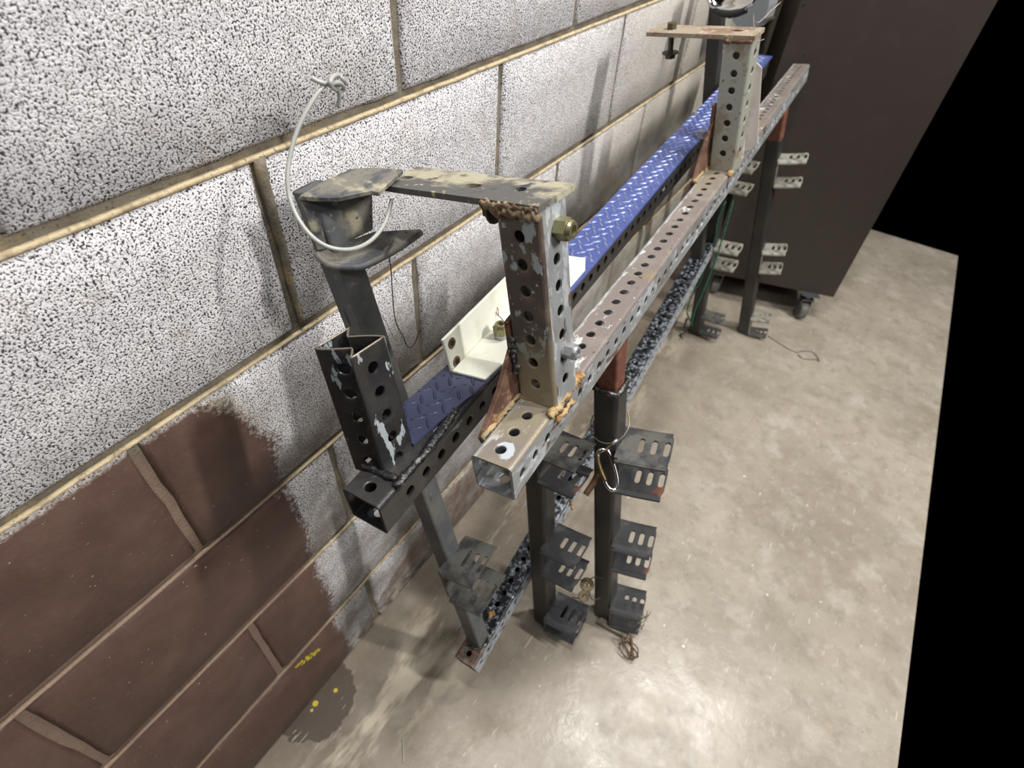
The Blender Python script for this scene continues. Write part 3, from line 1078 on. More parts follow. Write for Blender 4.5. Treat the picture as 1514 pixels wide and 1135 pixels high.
# near gusset: a plate lying against the wall-side faces of upright and beam
g_in = -.0222
tri_plate(rb, [onB(.05, -.0222, .0215), onB(.9, -.0222, .020), onB(3.2, -.0222, .022), loc(FU, -.0225, -.021, -.165), loc(FU, -.0225, -.021, -.098), loc(FU, -.0225, .012, -.098), loc(FU, -.0225, .020, -.165),
               onB(6.2, -.0222, .012), onB(5.0, -.0222, -.012), onB(.4, -.0222, -.004)][:0] or
          [onB(.1, -.0226, .0225), onB(1.8, -.0250, .050), loc(FU, -.0235, -.0222, -.118), loc(FU, -.0235, -.0222, -.088), loc(FU, -.0235, -.010, -.085), loc(FU, -.0235, .010, -.16), onB(5.2, -.0226, .0225), onB(5.2, -.0226, .006), onB(.4, -.0226, .002)],
          -Be2, .0055, M['rust'], 'gusset_plate', label='rusty brown triangular gusset')
tri_plate(rb, [onB(26.8, -.0226, .0225), onB(28.4, -.0250, .055), loc(FU2, -.0235, -.0222, -.105), loc(FU2, -.0235, -.0222, -.075), loc(FU2, -.0235, -.008, -.075), loc(FU2, -.0235, .010, -.16), onB(33.0, -.0226, .0225), onB(33, -.0226, .006), onB(27.0, -.0226, .002)],
          -Be2, .0055, M['rust'], 'gusset_plate', label='rusty pink-brown triangular gusset')

# welds near upright
zb = .0222
sU = (U0 - B0).dot(Be1) / P
sf, sb = sU - .88 - .25, sU + .88 - .3
weld(rb, [onB(s, .0212 + .0012 * math.sin(s * 9), .0222 + .001) for s in np.linspace(sf - .6, sb + .5, 40)], .0046, M['orust'], rough=1.1)
weld(rb, [onB(s, .026, .012 + .001 * math.sin(s * 7)) for s in np.linspace(sf - .3, sf + 1.1, 12)], .0026, M['orust'], rough=1.4)
weld(rb, [onB(sf + .02, u, .0225) for u in np.linspace(-.021, .021, 16)], .0032, M['dweld'])
weld(rb, [onB(s, -.0222, .0245) for s in np.linspace(.1, sf, 20)], .0030, M['dweld'], rough=1.2)
weld(rb, [loc(FU, -.0212, -.0232 - .0004 * math.sin(z * 900), z) for z in np.linspace(-.142, -.104, 26)], .0042, M['weld'], rough=1.2)
s2 = (U20 - B0).dot(Be1) / P
weld(rb, [onB(s, .0222, .0225) for s in np.linspace(s2 - 1.0, s2 + 2.2, 22)], .0052, M['orust'], rough=1.3)
weld(rb, [onB(s2 + .55, u, .0230) for u in np.linspace(-.022, .022, 14)], .0045, M['orust'], rough=1.2)
weld(rb, [onB(s, -.0225, .0235) for s in np.linspace(26.8, s2 + .8, 18)], .004, M['dweld'], rough=1.2)


# flat bars on top of the uprights
def flat_bar(parent, Fm, x0, x1, y0, y1, z0, t, mat, holes, label, tipcut=0.0, y0b=None, y1b=None):
    """bar in frame Fm from x0 to x1, holes (x, y, rx, ry)"""
    y0b = y0 if y0b is None else y0b
    y1b = y1 if y1b is None else y1b
    bm = bmesh.new()
    xs = sorted(set([x0, x1] + [h[0] - .013 for h in holes] + [h[0] + .013 for h in holes]))
    L = lambda x: (y0b + (y0 - y0b) * (x - x0) / (x1 - x0), y1b + (y1 - y1b) * (x - x0) / (x1 - x0))
    vm = {}

    def vert(x, y):
        k = (round(x, 6), round(y, 6))
        if k not in vm: vm[k] = bm.verts.new((x, y, z0 + t))
        return vm[k]
    for i in range(len(xs) - 1):
        xa, xb = xs[i], xs[i + 1]
        h = [q for q in holes if abs(q[0] - (xa + xb) / 2) < .001]
        ya, yb = L(xa); yc, yd = L(xb)
        if not h:
            ns_ = max(1, int((xb - xa) / .02))
            for s in range(ns_):
                p = xa + (xb - xa) * s / ns_; q = xa + (xb - xa) * (s + 1) / ns_
                a1, b1 = L(p); a2, b2 = L(q)
                try: bm.faces.new([vert(p, a1), vert(q, a2), vert(q, b2), vert(p, b1)])
                except ValueError: pass
            continue
        hx, hy, rx, ry = h[0]
        n = 20
        outer = []; inner = []
        for i2 in range(n):
            th = 2 * math.pi * (i2 + .5) / n - math.pi
            c, s = math.cos(th), math.sin(th)
            m = max(abs(c), abs(s))
            cu, cs = c / m, s / m
            if abs(abs(c) - abs(s)) < .2: cu, cs = math.copysign(1, c), math.copysign(1, s)
            x = hx + cu * (xb - xa) / 2
            lo, hi = L(x)
            y = hy + (cs * (hi - hy) if cs > 0 else cs * (hy - lo))
            if abs(cs) == 1: y = hi if cs > 0 else lo
            outer.append(vert(x, y))
            inner.append(bm.verts.new((hx + rx * c, hy + ry * s, z0 + t)))
        for i2 in range(n):
            j = (i2 + 1) % n
            q = [outer[i2], outer[j], inner[j], inner[i2]]
            if outer[i2] is outer[j]: q = [outer[i2], inner[j], inner[i2]]
            bm.faces.new(q)
    bmesh.ops.recalc_face_normals(bm, faces=bm.faces)
    for f in bm.faces:
        if f.normal.z < 0: f.normal_flip()
    ret = bmesh.ops.extrude_face_region(bm, geom=bm.faces[:])
    # extruded copy becomes the top; the originals stay as the bottom
    newv = [g for g in ret['geom'] if isinstance(g, bmesh.types.BMVert)]
    for v in newv: v.co.z += 0
    oldv = [v for v in bm.verts if v not in set(newv)]
    for v in oldv: v.co.z -= t
    bmesh.ops.recalc_face_normals(bm, faces=bm.faces)
    for v in bm.verts:
        v.co.y += .0007 * mn.noise(V((v.co.x * 60, v.co.y * 40, 0)))
    me = bpy.data.meshes.new('flat_bar')
    bm.to_mesh(me); bm.free()
    me.materials.append(mat)
    return put('flat_bar', me, parent, Fm, label=label)


flat_bar(rb, FU, -.166, .0235, -.0245, .034, .0235, .0055, M['bar'],
         [(-.016, .008, .0062, .0055), (-.066, .005, .0095, .0062), (-.150, .008, .0075, .0048)],
         'flat steel bar with cream and rust weathering on the near upright', y0b=-.018, y1b=.040)
weld(rb, [loc(FU, x, -.0222, .0205) for x in np.linspace(-.026, .022, 40)], .0044, M['collar'], rough=1.2)
weld(rb, [loc(FU, x, -.0228, .0255) for x in np.linspace(-.036, .023, 44)], .0030, M['collar'], rough=1.4)
flat_bar(rb, FU2, -.152, .024, -.022, .026, .022, .006, M['tanbar'],
         [(-.012, .004, .010, .0045)], 'tan rusty flat bar on the far upright')
weld(rb, [loc(FU2, x, -.0222, .020) for x in np.linspace(-.022, .022, 16)], .0034, M['rust'], rough=1.1)

# hardware on the near upright
mb = MB()
Mn = FU @ Matrix.Translation((W / 2, .004, .001)) @ Matrix.Rotation(math.radians(90), 4, 'Y')
bolt_nut(mb, .0088, .0155, Mn, washer=False)
mb.obj('lock_nut', M['yzinc'], rb, label='yellow zinc lock nut')
mb = MB()
Mn = FU @ Matrix.Translation((W / 2, .0, -5.02 * P + .022)) @ Matrix.Rotation(math.radians(90), 4, 'Y')
Mn = FU @ Matrix.Translation((W / 2, .003, -.1205)) @ Matrix.Rotation(math.radians(90), 4, 'Y')
bolt_nut(mb, .0070, .0125, Mn, washer=True)
mb.obj('lock_nut', M['zinc'], rb, label='pale zinc lock nut with washer')
mb = MB()
Mn = FU @ Matrix.Translation((-W / 2, -.004, .0135)) @ Matrix.Rotation(math.radians(-90), 4, 'Y')
mb.cyl(.0045, 0, .017, 14, Mn)
mb.lathe([(.0045, .012), (.0125, .0135), (.0128, .0155), (.0085, .0165)], 24, Mn)
mb.prism([(.0085 * math.cos(a), .0085 * math.sin(a)) for a in [i * math.pi / 3 for i in range(6)]], .0155, .0225, Mn)
mb.obj('flange_bolt', M['bolt'], rb, label='dirty flange bolt under the flat bar')
# bolt hanging through the far flat bar
mb = MB()
Mn = FU2 @ Matrix.Translation((-.118, .002, .0))
mb.cyl(.0045, -.012, .036, 12, Mn)
mb.prism([(.008 * math.cos(a), .008 * math.sin(a)) for a in [i * math.pi / 3 for i in range(6)]], .028, .037, Mn)
mb.cyl(.0135, -.008, -.0062, 20, Mn)
mb.prism([(.009 * math.cos(a), .009 * math.sin(a)) for a in [i * math.pi / 3 for i in range(6)]], -.015, -.008, Mn)
mb.obj('flange_bolt', M['bolt'], rb, label='brown bolt hanging through the far flat bar')

# hanging posts of rack one
C_bot = onz(895, 905, 0); C_top = onB(10.6, 0, -.0222)
dC = (C_top - C_bot).normalized()
jC = C_top - dC * .085
poC, FC = hang_post(rb, jC, C_bot, .038, M['post'], [
    (.575, .501, 12, .072, .078, M['bracket_dusty'], M['bracket_rust']),
    (.326, .255, 11, .067, .070, M['bracket'], M['bracket_rust']),
    (.082, .022, 12, .068, .066, M['bracket'], M['bracket'])])
put('red_coupler', square_tube('red_coupler', .030, .1, .003, .004, M['primer'], taper=1.12), rb, frame(jC - dC * .01, (1, 0, 0), dC), label='red-brown primer stub between beam and post')
weld(rb, [FC @ V((x, y, (jC - C_bot).length)) for x, y in [(.0185, -.0185), (.019, 0), (.0185, .0185), (0, .019), (-.0185, .0185), (-.019, 0), (-.0185, -.0185), (0, -.019), (.0185, -.0185)]], .0036, M['weld'], rough=1.2)
E_bot = onz(1100, 490, 0); E_top = onB(53, 0, -.0222)
dE = (E_top - E_bot).normalized()
jE = E_top - dE * .085
poE, FE = hang_post(rb, jE, E_bot, .038, M['post'], [
    (.655, .586, 12, .046, .072, M['bracket_pale'], M['bracket_pale']),
    (.363, .292, 11, .055, .067, M['bracket_pale'], M['bracket_pale']),
    (.084, .012, 8, .045, .062, M['bracket_pale'], M['bracket_dusty'])])
put('red_coupler', square_tube('red_coupler', .034, .095, .003, .004, M['primer'], taper=1.05), rb, frame(jE - dE * .005, (1, 0, 0), dE), label='red-brown primer stub between beam and post')

# cream angle bolted upright behind the far upright
ang2 = thing('cream_angle_bracket', onB(s2 + 2.4, .012, .0222), 'upright cream angle bracket behind the far galvanised upright', 'bracket')
Fq = frame(onB(s2 + 2.55, .026, .0235), -Be1 * .9 + Be2 * .25, Be3 + V((-.02, -.02, 0)))


def angle_iron(name, L, wa, wb, t, mat, parent, Fm, cut=.012, **k):
    """L section along local z: one leg on x (0..wa) one on y (0..wb), clipped far corners"""
    mb = MB()
    a = [(0, 0), (L, 0), (L, wa - cut), (L - cut, wa), (cut, wa), (0, wa - cut)]
    # leg x: extruded in y
    def leg(w_, flip):
        pts = [(0, 0), (w_ - cut, 0), (w_, cut), (w_, L - cut), (w_ - cut, L), (0, L)]
        n = len(pts)
        if not flip:
            vs = [(p[0], 0, p[1]) for p in pts] + [(p[0], t, p[1]) for p in pts]
        else:
            vs = [(0, p[0], p[1]) for p in pts] + [(t, p[0], p[1]) for p in pts]
        fs = [tuple(range(n)), tuple(range(n, 2 * n))[::-1]] + [((i + 1) % n, i, n + i, n + (i + 1) % n) for i in range(n)]
        mb.add(vs, fs)
    leg(wa, False); leg(wb, True)
    bm = bmesh.new()
    me = mb.mesh(name, mat)
    bm.from_mesh(me)
    bmesh.ops.recalc_face_normals(bm, faces=bm.faces)
    bmesh.ops.bevel(bm, geom=bm.edges[:], offset=.0006, segments=1, affect='EDGES')
    bm.to_mesh(me); bm.free()
    return put(name, me, parent, Fm, **k)


mb = MB()
Fa2 = frame(onB(s2 + 4.0, .016, .0235), -Be1 + Be2 * .10, Be3 + V((-.13, .0, 0)))
angle_iron('angle_body', .150, .046, .026, .004, M['cream_shaded'], ang2, Fa2)

for zz_ in (.128,):
    Mh = Fa2 @ Matrix.Translation((.030, .0, zz_)) @ Matrix.Rotation(math.radians(90), 4, 'X')
    mb.lathe([(.0058, -.0002), (.0058, .0004), (.0036, .0006), (.0036, -.0045)], 16, Mh)
mb.obj('drilled_hole', M['bolt'], ang2)

# ================================================================== rack two: black with blue tread
ra = thing('blue_step_rack', onA(-1.5, 0, -.0222), 'black perforated-tube rack topped by a long blue tread plate, against the wall', 'rack')
nA = 62
hA = [i * P for i in range(nA)]
meA = perf_tube('perforated_beam', -1.55 * P, 57.3 * P, [hA, [i * P for i in range(-1, nA)], hA, [-1 * P]], W, mat=M['black'])
put('perforated_beam', meA, ra, FA, label='black chipped square tube with a row of round holes')

# tread plate following the top of the beam
def tread(s):
    """left and right edge offsets at beam position s"""
    pts = [(1.25, -.040, .006), (3, -.036, .012), (5.2, -.031, .0215), (9, -.027, .026), (14, -.026, .0285), (22, -.027, .0270), (30, -.028, .0245), (58, -.024, .026)]
    for (a, l1, r1), (b, l2, r2) in zip(pts, pts[1:]):
        if s <= b:
            t_ = max(0, (s - a) / (b - a))
            return l1 + (l2 - l1) * t_, r1 + (r2 - r1) * t_
    return pts[-1][1:]


vs = []; fs = []
ss = [1.25 + (57.5 - 1.25) * i / 80 for i in range(81)]
zp = W / 2 + .0005
for s in ss:
    l, r = tread(s)
    for (u, v) in ((l, zp), (r, zp), (r, zp + .0035), (l, zp + .0035)):
        vs.append(onA(s, u, v))
for i in range(80):
    a = i * 4
    for k_ in range(4):
        fs.append((a + k_, a + (k_ + 1) % 4, a + 4 + (k_ + 1) % 4, a + 4 + k_))
fs += [(3, 2, 1, 0), (320, 321, 322, 323)]
bm = bmesh.new(); bv = [bm.verts.new(v) for v in vs]
for f in fs: bm.faces.new([bv[i] for i in f])
bmesh.ops.recalc_face_normals(bm, faces=bm.faces)
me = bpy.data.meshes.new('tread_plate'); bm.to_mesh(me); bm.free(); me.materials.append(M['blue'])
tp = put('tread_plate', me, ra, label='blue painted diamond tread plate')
mb = MB()
row = 0
s = 1.9
while s < 57.2:
    l, r = tread(s)
    for q in range(4):
        u = l + .005 + (q + .5 * (row % 2)) * .0140
        if u > r - .004: continue
        sgn = 1 if (row + q) % 2 == 0 else -1
        cpt = onA(s, u, zp + .0035)
        a_ = math.radians(sgn * 42)
        d1 = (Ae1 * math.cos(a_) + Ae2 * math.sin(a_)); d2 = (Ae2 * math.cos(a_) - Ae1 * math.sin(a_))
        hl, hw, hz = .0078, .0019, .0012
        base = [cpt + d1 * (hl * c_) + d2 * (hw * s_) for c_, s_ in ((1, 0), (.55, .8), (0, 1), (-.55, .8), (-1, 0), (-.55, -.8), (0, -1), (.55, -.8))]
        topv = [cpt + d1 * (hl * .8 * c_) + d2 * (hw * .45 * s_) + Ae3 * hz for c_, s_ in ((1, 0), (.55, .8), (0, 1), (-.55, .8), (-1, 0), (-.55, -.8), (0, -1), (.55, -.8))]
        mb.add(base + topv, [(i, (i + 1) % 8, 8 + (i + 1) % 8, 8 + i) for i in range(8)] + [tuple(range(8, 16))])
    row += 1
    s += .47
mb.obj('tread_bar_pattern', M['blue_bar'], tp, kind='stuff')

# square socket welded on the near end, walls pinched in
S0 = V((.1644, .2417, .8889)); Se1 = V((-.2174, .0653, .9739)); Se2 = V((.9757, -.0105, .2187))
FS = frame(S0, Se2, Se1)


def pinch(x, y, z):
    # front (-y) and back (+y) walls folded inwards to a sharp crease, deepest at the open end
    depth = .0150 * (.30 + .70 * min(1, max(0, (z + .118) / .135)))
    h_ = W / 2

    def wedge(u, c_):
        # 0 at left corner, rises steadily to the crease at c_, then falls fast to the right corner
        if u < c_: return max(0, (u + h_) / (c_ + h_)) ** 1.5
        return max(0, (h_ - u) / (h_ - c_)) ** .9
    if y < -.012:
        y += depth * wedge(x, .0095) * min(1, (-y - .012) / .006)
    elif y > .012:
        y -= depth * wedge(-x, .0095) * min(1, (y - .012) / .006)
    return (x, y, z)


me = perf_tube('pinched_socket', -4.62 * P, .019, [-i * P for i in range(0, 5)], W, t=.0026, mats=[M['chips'], M['black'], M['black'], M['black']])
bm = bmesh.new(); bm.from_mesh(me)
bmesh.ops.subdivide_edges(bm, edges=bm.edges[:], cuts=2, use_grid_fill=True)
for v in bm.verts: v.co = V(pinch(*v.co))
bm.to_mesh(me); bm.free()
for p_ in me.polygons: p_.use_smooth = True
me.set_sharp_from_angle(angle=math.radians(32))
put('pinched_socket', me, ra, FS, label='upright black socket with two walls pinched inwards')
# bright worn rim
mb = MB()
rimp = []
a_ = W / 2 - .0018
per = []
for i in range(14): per.append((-a_ + 2 * a_ * i / 14, -a_))
for i in range(8): per.append((a_, -a_ + 2 * a_ * i / 8))
for i in range(14): per.append((a_ - 2 * a_ * i / 14, a_))
for i in range(8): per.append((-a_, a_ - 2 * a_ * i / 8))
mb.tube([FS @ V(pinch(x, y, .0190)) for x, y in per], .0010, 6, closed=True, smooth_n=1)
mb.obj('worn_rim', M['wire'], ra, smooth=True)
# black welds round the socket foot
sS = (S0 - A0).dot(Ae1) / P
weld(ra, [onA(s_, .0205, .0225) for s_ in np.linspace(-.6, 1.5, 18)], .0042, M['bweld'], rough=.6)
weld(ra, [onA(s_, .0195 - .003 * max(0, s_ - 1.6), .0215) for s_ in np.linspace(1.3, 3.6, 16)], .0052, M['bweld'], rough=.35)
weld(ra, [onA(-.42 + .01 * i, u, .0228) for i, u in enumerate(np.linspace(-.022, .016, 14))], .0040, M['bweld'], rough=.6)

# cream angle iron lying on the tread, with its nut
ang = thing('cream_angle_iron', onA(5.2, 0, zp + .0035), 'short cream-painted angle iron with clipped corners lying on the blue tread', 'bracket')
# fold along beam; leg one flat on the tread, leg two rises on the wall side
T_ = zp + .0070


def sheet(parent, outline, n_dir, t, mat, name, **k):
    return tri_plate(parent, outline, n_dir, t, mat, name, **k)


fold_u0, fold_u1 = -.0185, -.020
sheet(ang, [onA(5.2, fold_u0, T_), onA(5.45, .0205, T_), onA(7.2, .0245, T_), onA(14.9, .0245, T_), onA(15.9, .013, T_), onA(15.6, -.020, T_)], -Ae3, .0035, M['cream'], 'flat_leg')
q0 = onA(5.2, fold_u0, T_ - .003)
wv = on(655, 503, q0, Ae1) - q0
w_out = -(wv.cross(Ae1)).normalized()
if w_out.dot(Ae2) > 0: w_out = -w_out
q1 = onA(15.6, fold_u1, T_ - .003)
sheet(ang, [q0, q0 + wv, q1 + wv - Ae1 * .012, q1 + wv * .8, q1], w_out, .0035, M['cream'], 'raised_leg')
for (px_, py_) in ((668, 507), (675, 534)):
    n_ = -w_out
    cpt = on(px_, py_, q0, n_)
    Mh = frame(cpt, Ae1, n_)
    mb = MB()
    mb.lathe([(.0064, -.0003), (.0062, .0005), (.0046, .0008), (.0044, .0003), (.0001, .0003)], 20, Mh)
    mb.obj('drilled_hole', M['rwire'], ang)
    MB().cyl(.0032, -.001, .0006, 16, Mh @ Matrix.Translation((.0005, -.0005, 0))).obj('drilled_hole', M['dark'], ang)
# zinc lock nut standing on a stud in the flat leg
cpt = on(741, 497, onA(8.6, 0, T_), Ae3)
mb = MB()
Mn = frame(cpt, Ae2, Ae3)
mb.cyl(.0042, 0, .010, 12, Mn)
mb.cyl(.0085, 0, .0060, 20, Mn)
mb.obj('stud', M['zinc'], ang)
mb = MB()
bolt_nut(mb, .0078, .0125, Mn @ Matrix.Translation((0, 0, .006)), washer=False)
mb.obj('lock_nut', M['yzinc'], ang, label='yellow zinc lock nut')
# small wire eye above the nut
e0 = on(743, 480, onA(9.4, -.006, T_ + .016), Ae2)
mb = MB()
pl = onA(9.6, -.010, T_ + .02)
pts = [on(x, y, pl, FWD) for x, y in ((745, 475), (741, 470), (735, 464), (731, 457), (732, 453), (736, 456), (737, 463), (736, 467))]
mb.tube(pts, .0007, 6)
mb.obj('wire_eye', M['wire'], label='tiny bent wire eye sticking up behind the yellow nut on the cream angle iron', cat='wire', smooth=True)

# small bolt heads far along the tread
mb = MB()
cpt = on(1036, 203, onA(34, .01, zp + .0035), Ae3)
mb.prism([(.0075 * math.cos(a), .0075 * math.sin(a)) for a in [i * math.pi / 3 for i in range(6)]], 0, .012, frame(cpt, Ae2, Ae3))
mb.cyl(.0095, 0, .003, 16, frame(cpt, Ae2, Ae3))
mb.obj('tread_bolt', M['zinc'], ra)
mb = MB()
cpt = on(1026, 171, onA(38, -.02, zp + .0035), Ae3)
mb.prism([(.005 * math.cos(a), .005 * math.sin(a)) for a in [i * math.pi / 3 for i in range(6)]], 0, .008, frame(cpt, Ae2, Ae3))
mb.obj('tread_bolt', M['zinc'], ra)

# its hanging posts
D_bot = onz(806, 912, 0); D_top = onA(11.2, 0, -.0222)
poD, FD = hang_post(ra, D_top, D_bot, .038, M['post'], [
    (.572, .512, -2, .064, .068, M['bracket_dusty'], M['bracket_rust']),
    (.320, .242, 0, .070, .070, M['bracket'], M['bracket']),
    (.066, .030, 3, .074, .072, M['bracket'], M['bracket'])])
F_bot = onz(1028, 490, 0); F_top = onA(49.5, 0, -.0222)
poF, FF = hang_post(ra, F_top, F_bot, .038, M['post'], [
    (.670, .605, -4, .050, .068, M['bracket_pale'], M['bracket_pale']),
    (.399, .335, 3, .052, .074, M['bracket_pale'], M['bracket_pale']),
    (.104, .030, 0, .045, .070, M['bracket_dusty'], M['bracket'])])

# ================================================================== rack three: long low beam leaning on the wall
rl = thing('leaning_rack', onL(-.6, 0, -.0222), 'dusty grey rack of low mottled perforated beam with tall posts leaning on the wall', 'rack')
hL = [i * P for i in range(0, 50)]
meL = perf_tube('perforated_beam', -.68 * P, 49.5 * P, hL, W, mats=[M['zincside'], M['mottled'], M['mottled'], M['mottled']])
put('perforated_beam', meL, rl, FL, label='mottled black and zinc square tube with a row of holes')
GPd = V((-.206, -.02905, .97812)); GPb = V((.22603, .35372, .12916)); GW = .031


def gp_post(base, Lp, brs, lab, gm=None):
    Fg = frame(base, (1, 0, 0), GPd)
    po = put('leaning_post', square_tube('leaning_post', GW, Lp, .003, .004, gm or M['greypost'], cap=True), rl, Fg, label=lab)
    for hu, bw, bl, m_, yaw in brs:
        g = Fg @ Matrix.Translation((0, 0, hu)) @ Matrix.Rotation(math.radians(yaw), 4, 'Z') @ Matrix.Translation((GW / 2 - .003, -bw / 2, 0))
        put('bracket_plate', plate_mesh(bw, bl, m_), po, g)
    return po, Fg


po1, FG = gp_post(GPb - GPd * .004, .872, [(.292, .076, .060, M['bracket_dusty'], 4), (.218, .078, .064, M['bracket_dusty'], 2), (.560, .060, .068, M['bracket'], 0)], 'dusty grey square post')
put('bracket_web', webplate(.074, .07, M['bracket_dusty']), po1, FG @ Matrix.Translation((GW / 2 - .004, -.036, .292)))
po2, FG2 = gp_post(onL(47.0, 0, .0222) - GPd * .004, .66, [], 'dark far post by the wall', M['post'])
weld(rl, [GPb + Le2 * (.016 * math.cos(a)) * 1.25 + Le1 * (.016 * math.sin(a)) * 1.25 + Le3 * .001 for a in np.linspace(0, 6.28, 20)], .0025, M['weld'], rough=1.0)
# orange rust patch in the corner of the low beam
weld(rl, [onL(2.9 + i * .06, -.001 + .004 * math.sin(i), .0228) for i in range(9)], .004, M['orust'], rough=1.2)

# hook of bent plate at the top of the near leaning post
def hookplate(outline, n_dir, t, name='hook_plate', mat=None, **k):
    return tri_plate(rl, outline, n_dir, t, mat or M['hook'], name, **k)


topz = .986
tp_pts = [onz(x, y, topz) for x, y in ((442, 289), (470, 291), (501, 291), (547, 281), (560, 283), (596, 250), (552, 247), (519, 249), (480, 266))]
hookplate(tp_pts, (0, 0, -1), .005, label='bent top leaf of the hook, smeared with cream paint')
hookplate([V((.061, .299, .983)), V((.064, .304, .930)), V((.070, .325, .926)), V((.081, .362, .932)), V((.078, .372, .982))], (-.93, .3, 0), .004, mat=M['hook'])
lip = [V((.063, .303, .928)), V((.074, .304, .922)), V((.092, .313, .920)), V((.104, .325, .921)), V((.110, .362, .9225)), V((.1115, .398, .9245)), V((.106, .402, .9245)), V((.092, .384, .926)), V((.079, .364, .929))]
hookplate(lip, (0, 0, -1), .0055)
lm = MB().tube([V((.064, .302, .9275)), V((.078, .303, .9205)), V((.094, .313, .9190)), V((.104, .325, .9195)), V((.1105, .362, .9215)), V((.1110, .398, .9235))], .0036, 8)
lm.obj('rolled_hook_edge', M['hook'], rl, smooth=True)

# ================================================================== loose items
# pale plastic-sheathed cable looped through the hook
pts = [onx(500, 158, .055), onx(502, 142, .058), onx(498, 128, .06), onx(489, 122, .062), onx(478, 128, .064), onx(466, 143, .064), onx(450, 170, .064), onx(437, 200, .064), onx(428, 235, .066), onx(425, 265, .07),
       onx(428, 292, .075), onx(438, 318, .085), onx(455, 343, .100), onx(475, 360, .112), onx(497, 368, .120), onx(522, 368, .124), onx(545, 358, .122), onx(562, 341, .118), onx(573, 320, .108), onx(579, 295, .10)]
cab = thing('plastic_cable', pts[0], 'pale plastic-sheathed cable looping down from a knot through the steel hook', 'cable')
MB().tube(pts, .0019, 8).obj('cable_loop', M['cable'], cab, smooth=True)
mb = MB()
mb.tube([onx(460, 115, .06), onx(472, 121, .064), onx(487, 124, .066), onx(500, 122, .064), onx(508, 128, .06), onx(505, 134, .057), onx(495, 132, .06), onx(488, 124, .07), onx(492, 114, .066), onx(500, 111, .06), onx(507, 117, .062), onx(512, 124, .06)], .0019, 8)
mb.obj('cable_knot', M['cable'], cab, smooth=True)

# thin black wire dangling by the wall
pts = [onx(575, 378, .06), onx(578, 398, .045), onx(580, 430, .03), onx(583, 465, .015), onx(588, 483, .012), onx(596, 497, .012), onx(601, 510, .012), onx(607, 514, .013), onx(613, 508, .014), onx(618, 495, .016), onx(622, 486, .02)]
MB().tube(pts, .00075, 6).obj('dangling_wire', M['bwire'], smooth=True, label='thin black wire hanging from the hook and curling up beside a wall joint', cat='wire')

# wire loop round the near hanging post, with ferrule
hC = (C_bot + dC * .62)
q = onz(900, 640, hC.z)
rr = .0285
cen = FC @ V((0.001, 0, .605))
wl = thing('wire_loop', cen, 'thin wire loop with crimped ferrule around the near black hanging post', 'wire')
pts = []
for a in np.linspace(0, 2 * math.pi, 20, endpoint=False):
    pts.append(FC @ V((rr * math.cos(a), rr * math.sin(a), .612 + .014 * math.sin(a) - .002)))
MB().tube(pts, .0009, 6, closed=True, smooth_n=2).obj('wire_ring', M['wire'], wl, smooth=True)
fp = FC @ V((.016, -.0265, .598))
mb = MB()
mb.tube([fp, fp + (RIGHT * .0085 + UP * .007)], .0026, 8, smooth_n=1)
mb.obj('ferrule', M['zinc'], wl, smooth=True)
tail = [fp, fp - RIGHT * .012 - UP * .010, fp - RIGHT * .020 - UP * .014]
MB().tube(tail, .0008, 6).obj('wire_tail', M['rwire'], wl, smooth=True)

# carabiner
pl = FC @ V((.006, -.048, .55))
cpts = [on(x, y, pl, FWD) for x, y in ((890, 664), (897, 665), (902, 672), (909, 690), (913, 708), (912, 720), (905, 724), (898, 718), (890, 700), (884, 682), (884, 670))]
cb = thing('snap_hook', cpts[0], 'small steel and brass snap hook hanging on the near black post', 'carabiner')
MB().tube(cpts, .0029, 10, closed=True).obj('hook_body', M['chrome'], cb, smooth=True)
cp2 = [on(x, y, pl - FWD * .0015, FWD) for x, y in ((884, 672), (884.5, 682), (889, 697), (895, 711))]
MB().tube(cp2, .0033, 10).obj('brass_gate', M['brass'], cb, smooth=True)

# dark strap link beside it
pl = FC @ V((-.02, -.045, .52))
pts = [on(x, y, pl, FWD) for x, y in ((884, 700), (877, 714), (869, 726), (866, 731))]
mb = MB().tube(pts, .0052, 8)
mb.obj('shackle_pin', M['rwire'], smooth=True, label='brown steel peg wedged beside the snap hook between the two black posts', cat='pin')
pl = FD @ V((.05, -.03, .50))
mb = MB().tube([on(842, 731, pl, FWD), on(844, 742, pl, FWD), on(847, 753, pl, FWD)], .0022, 8)
mb.obj('rusty_nail', M['orust'], smooth=True, label='orange rusty nail hanging below the upper slotted bracket of the second post', cat='nail')

# corroded brass fitting between the posts
fc = onz(868, 864, .17)
ft = thing('corroded_fitting', fc, 'yellow-green corroded fitting with bent wires between the two near posts', 'fitting')
Mn = frame(fc, RIGHT, -FWD + UP * .5)
mb = MB()
mb.lathe([(.005, -.004), (.013, -.004), (.014, 0), (.013, .004), (.005, .004), (.005, -.004)], 18, Mn)
mb.lathe([(.004, -.004), (.010, -.004), (.011, 0), (.010, .004), (.004, .004), (.004, -.004)], 16, Mn @ Matrix.Translation((-.008, -.022, .002)))
mb.obj('corroded_rings', M['corr'], ft)
mb = MB()
for dx_, dy_ in ((.02, .012), (-.022, .008), (-.018, -.022), (.016, -.024)):
    mb.tube([fc, fc + RIGHT * dx_ * .6 + UP * dy_ * 1.2, fc + RIGHT * dx_ * 1.6 + UP * dy_ * 1.1], .0012, 6)
mb.obj('bent_wires', M['rwire'], ft, smooth=True)

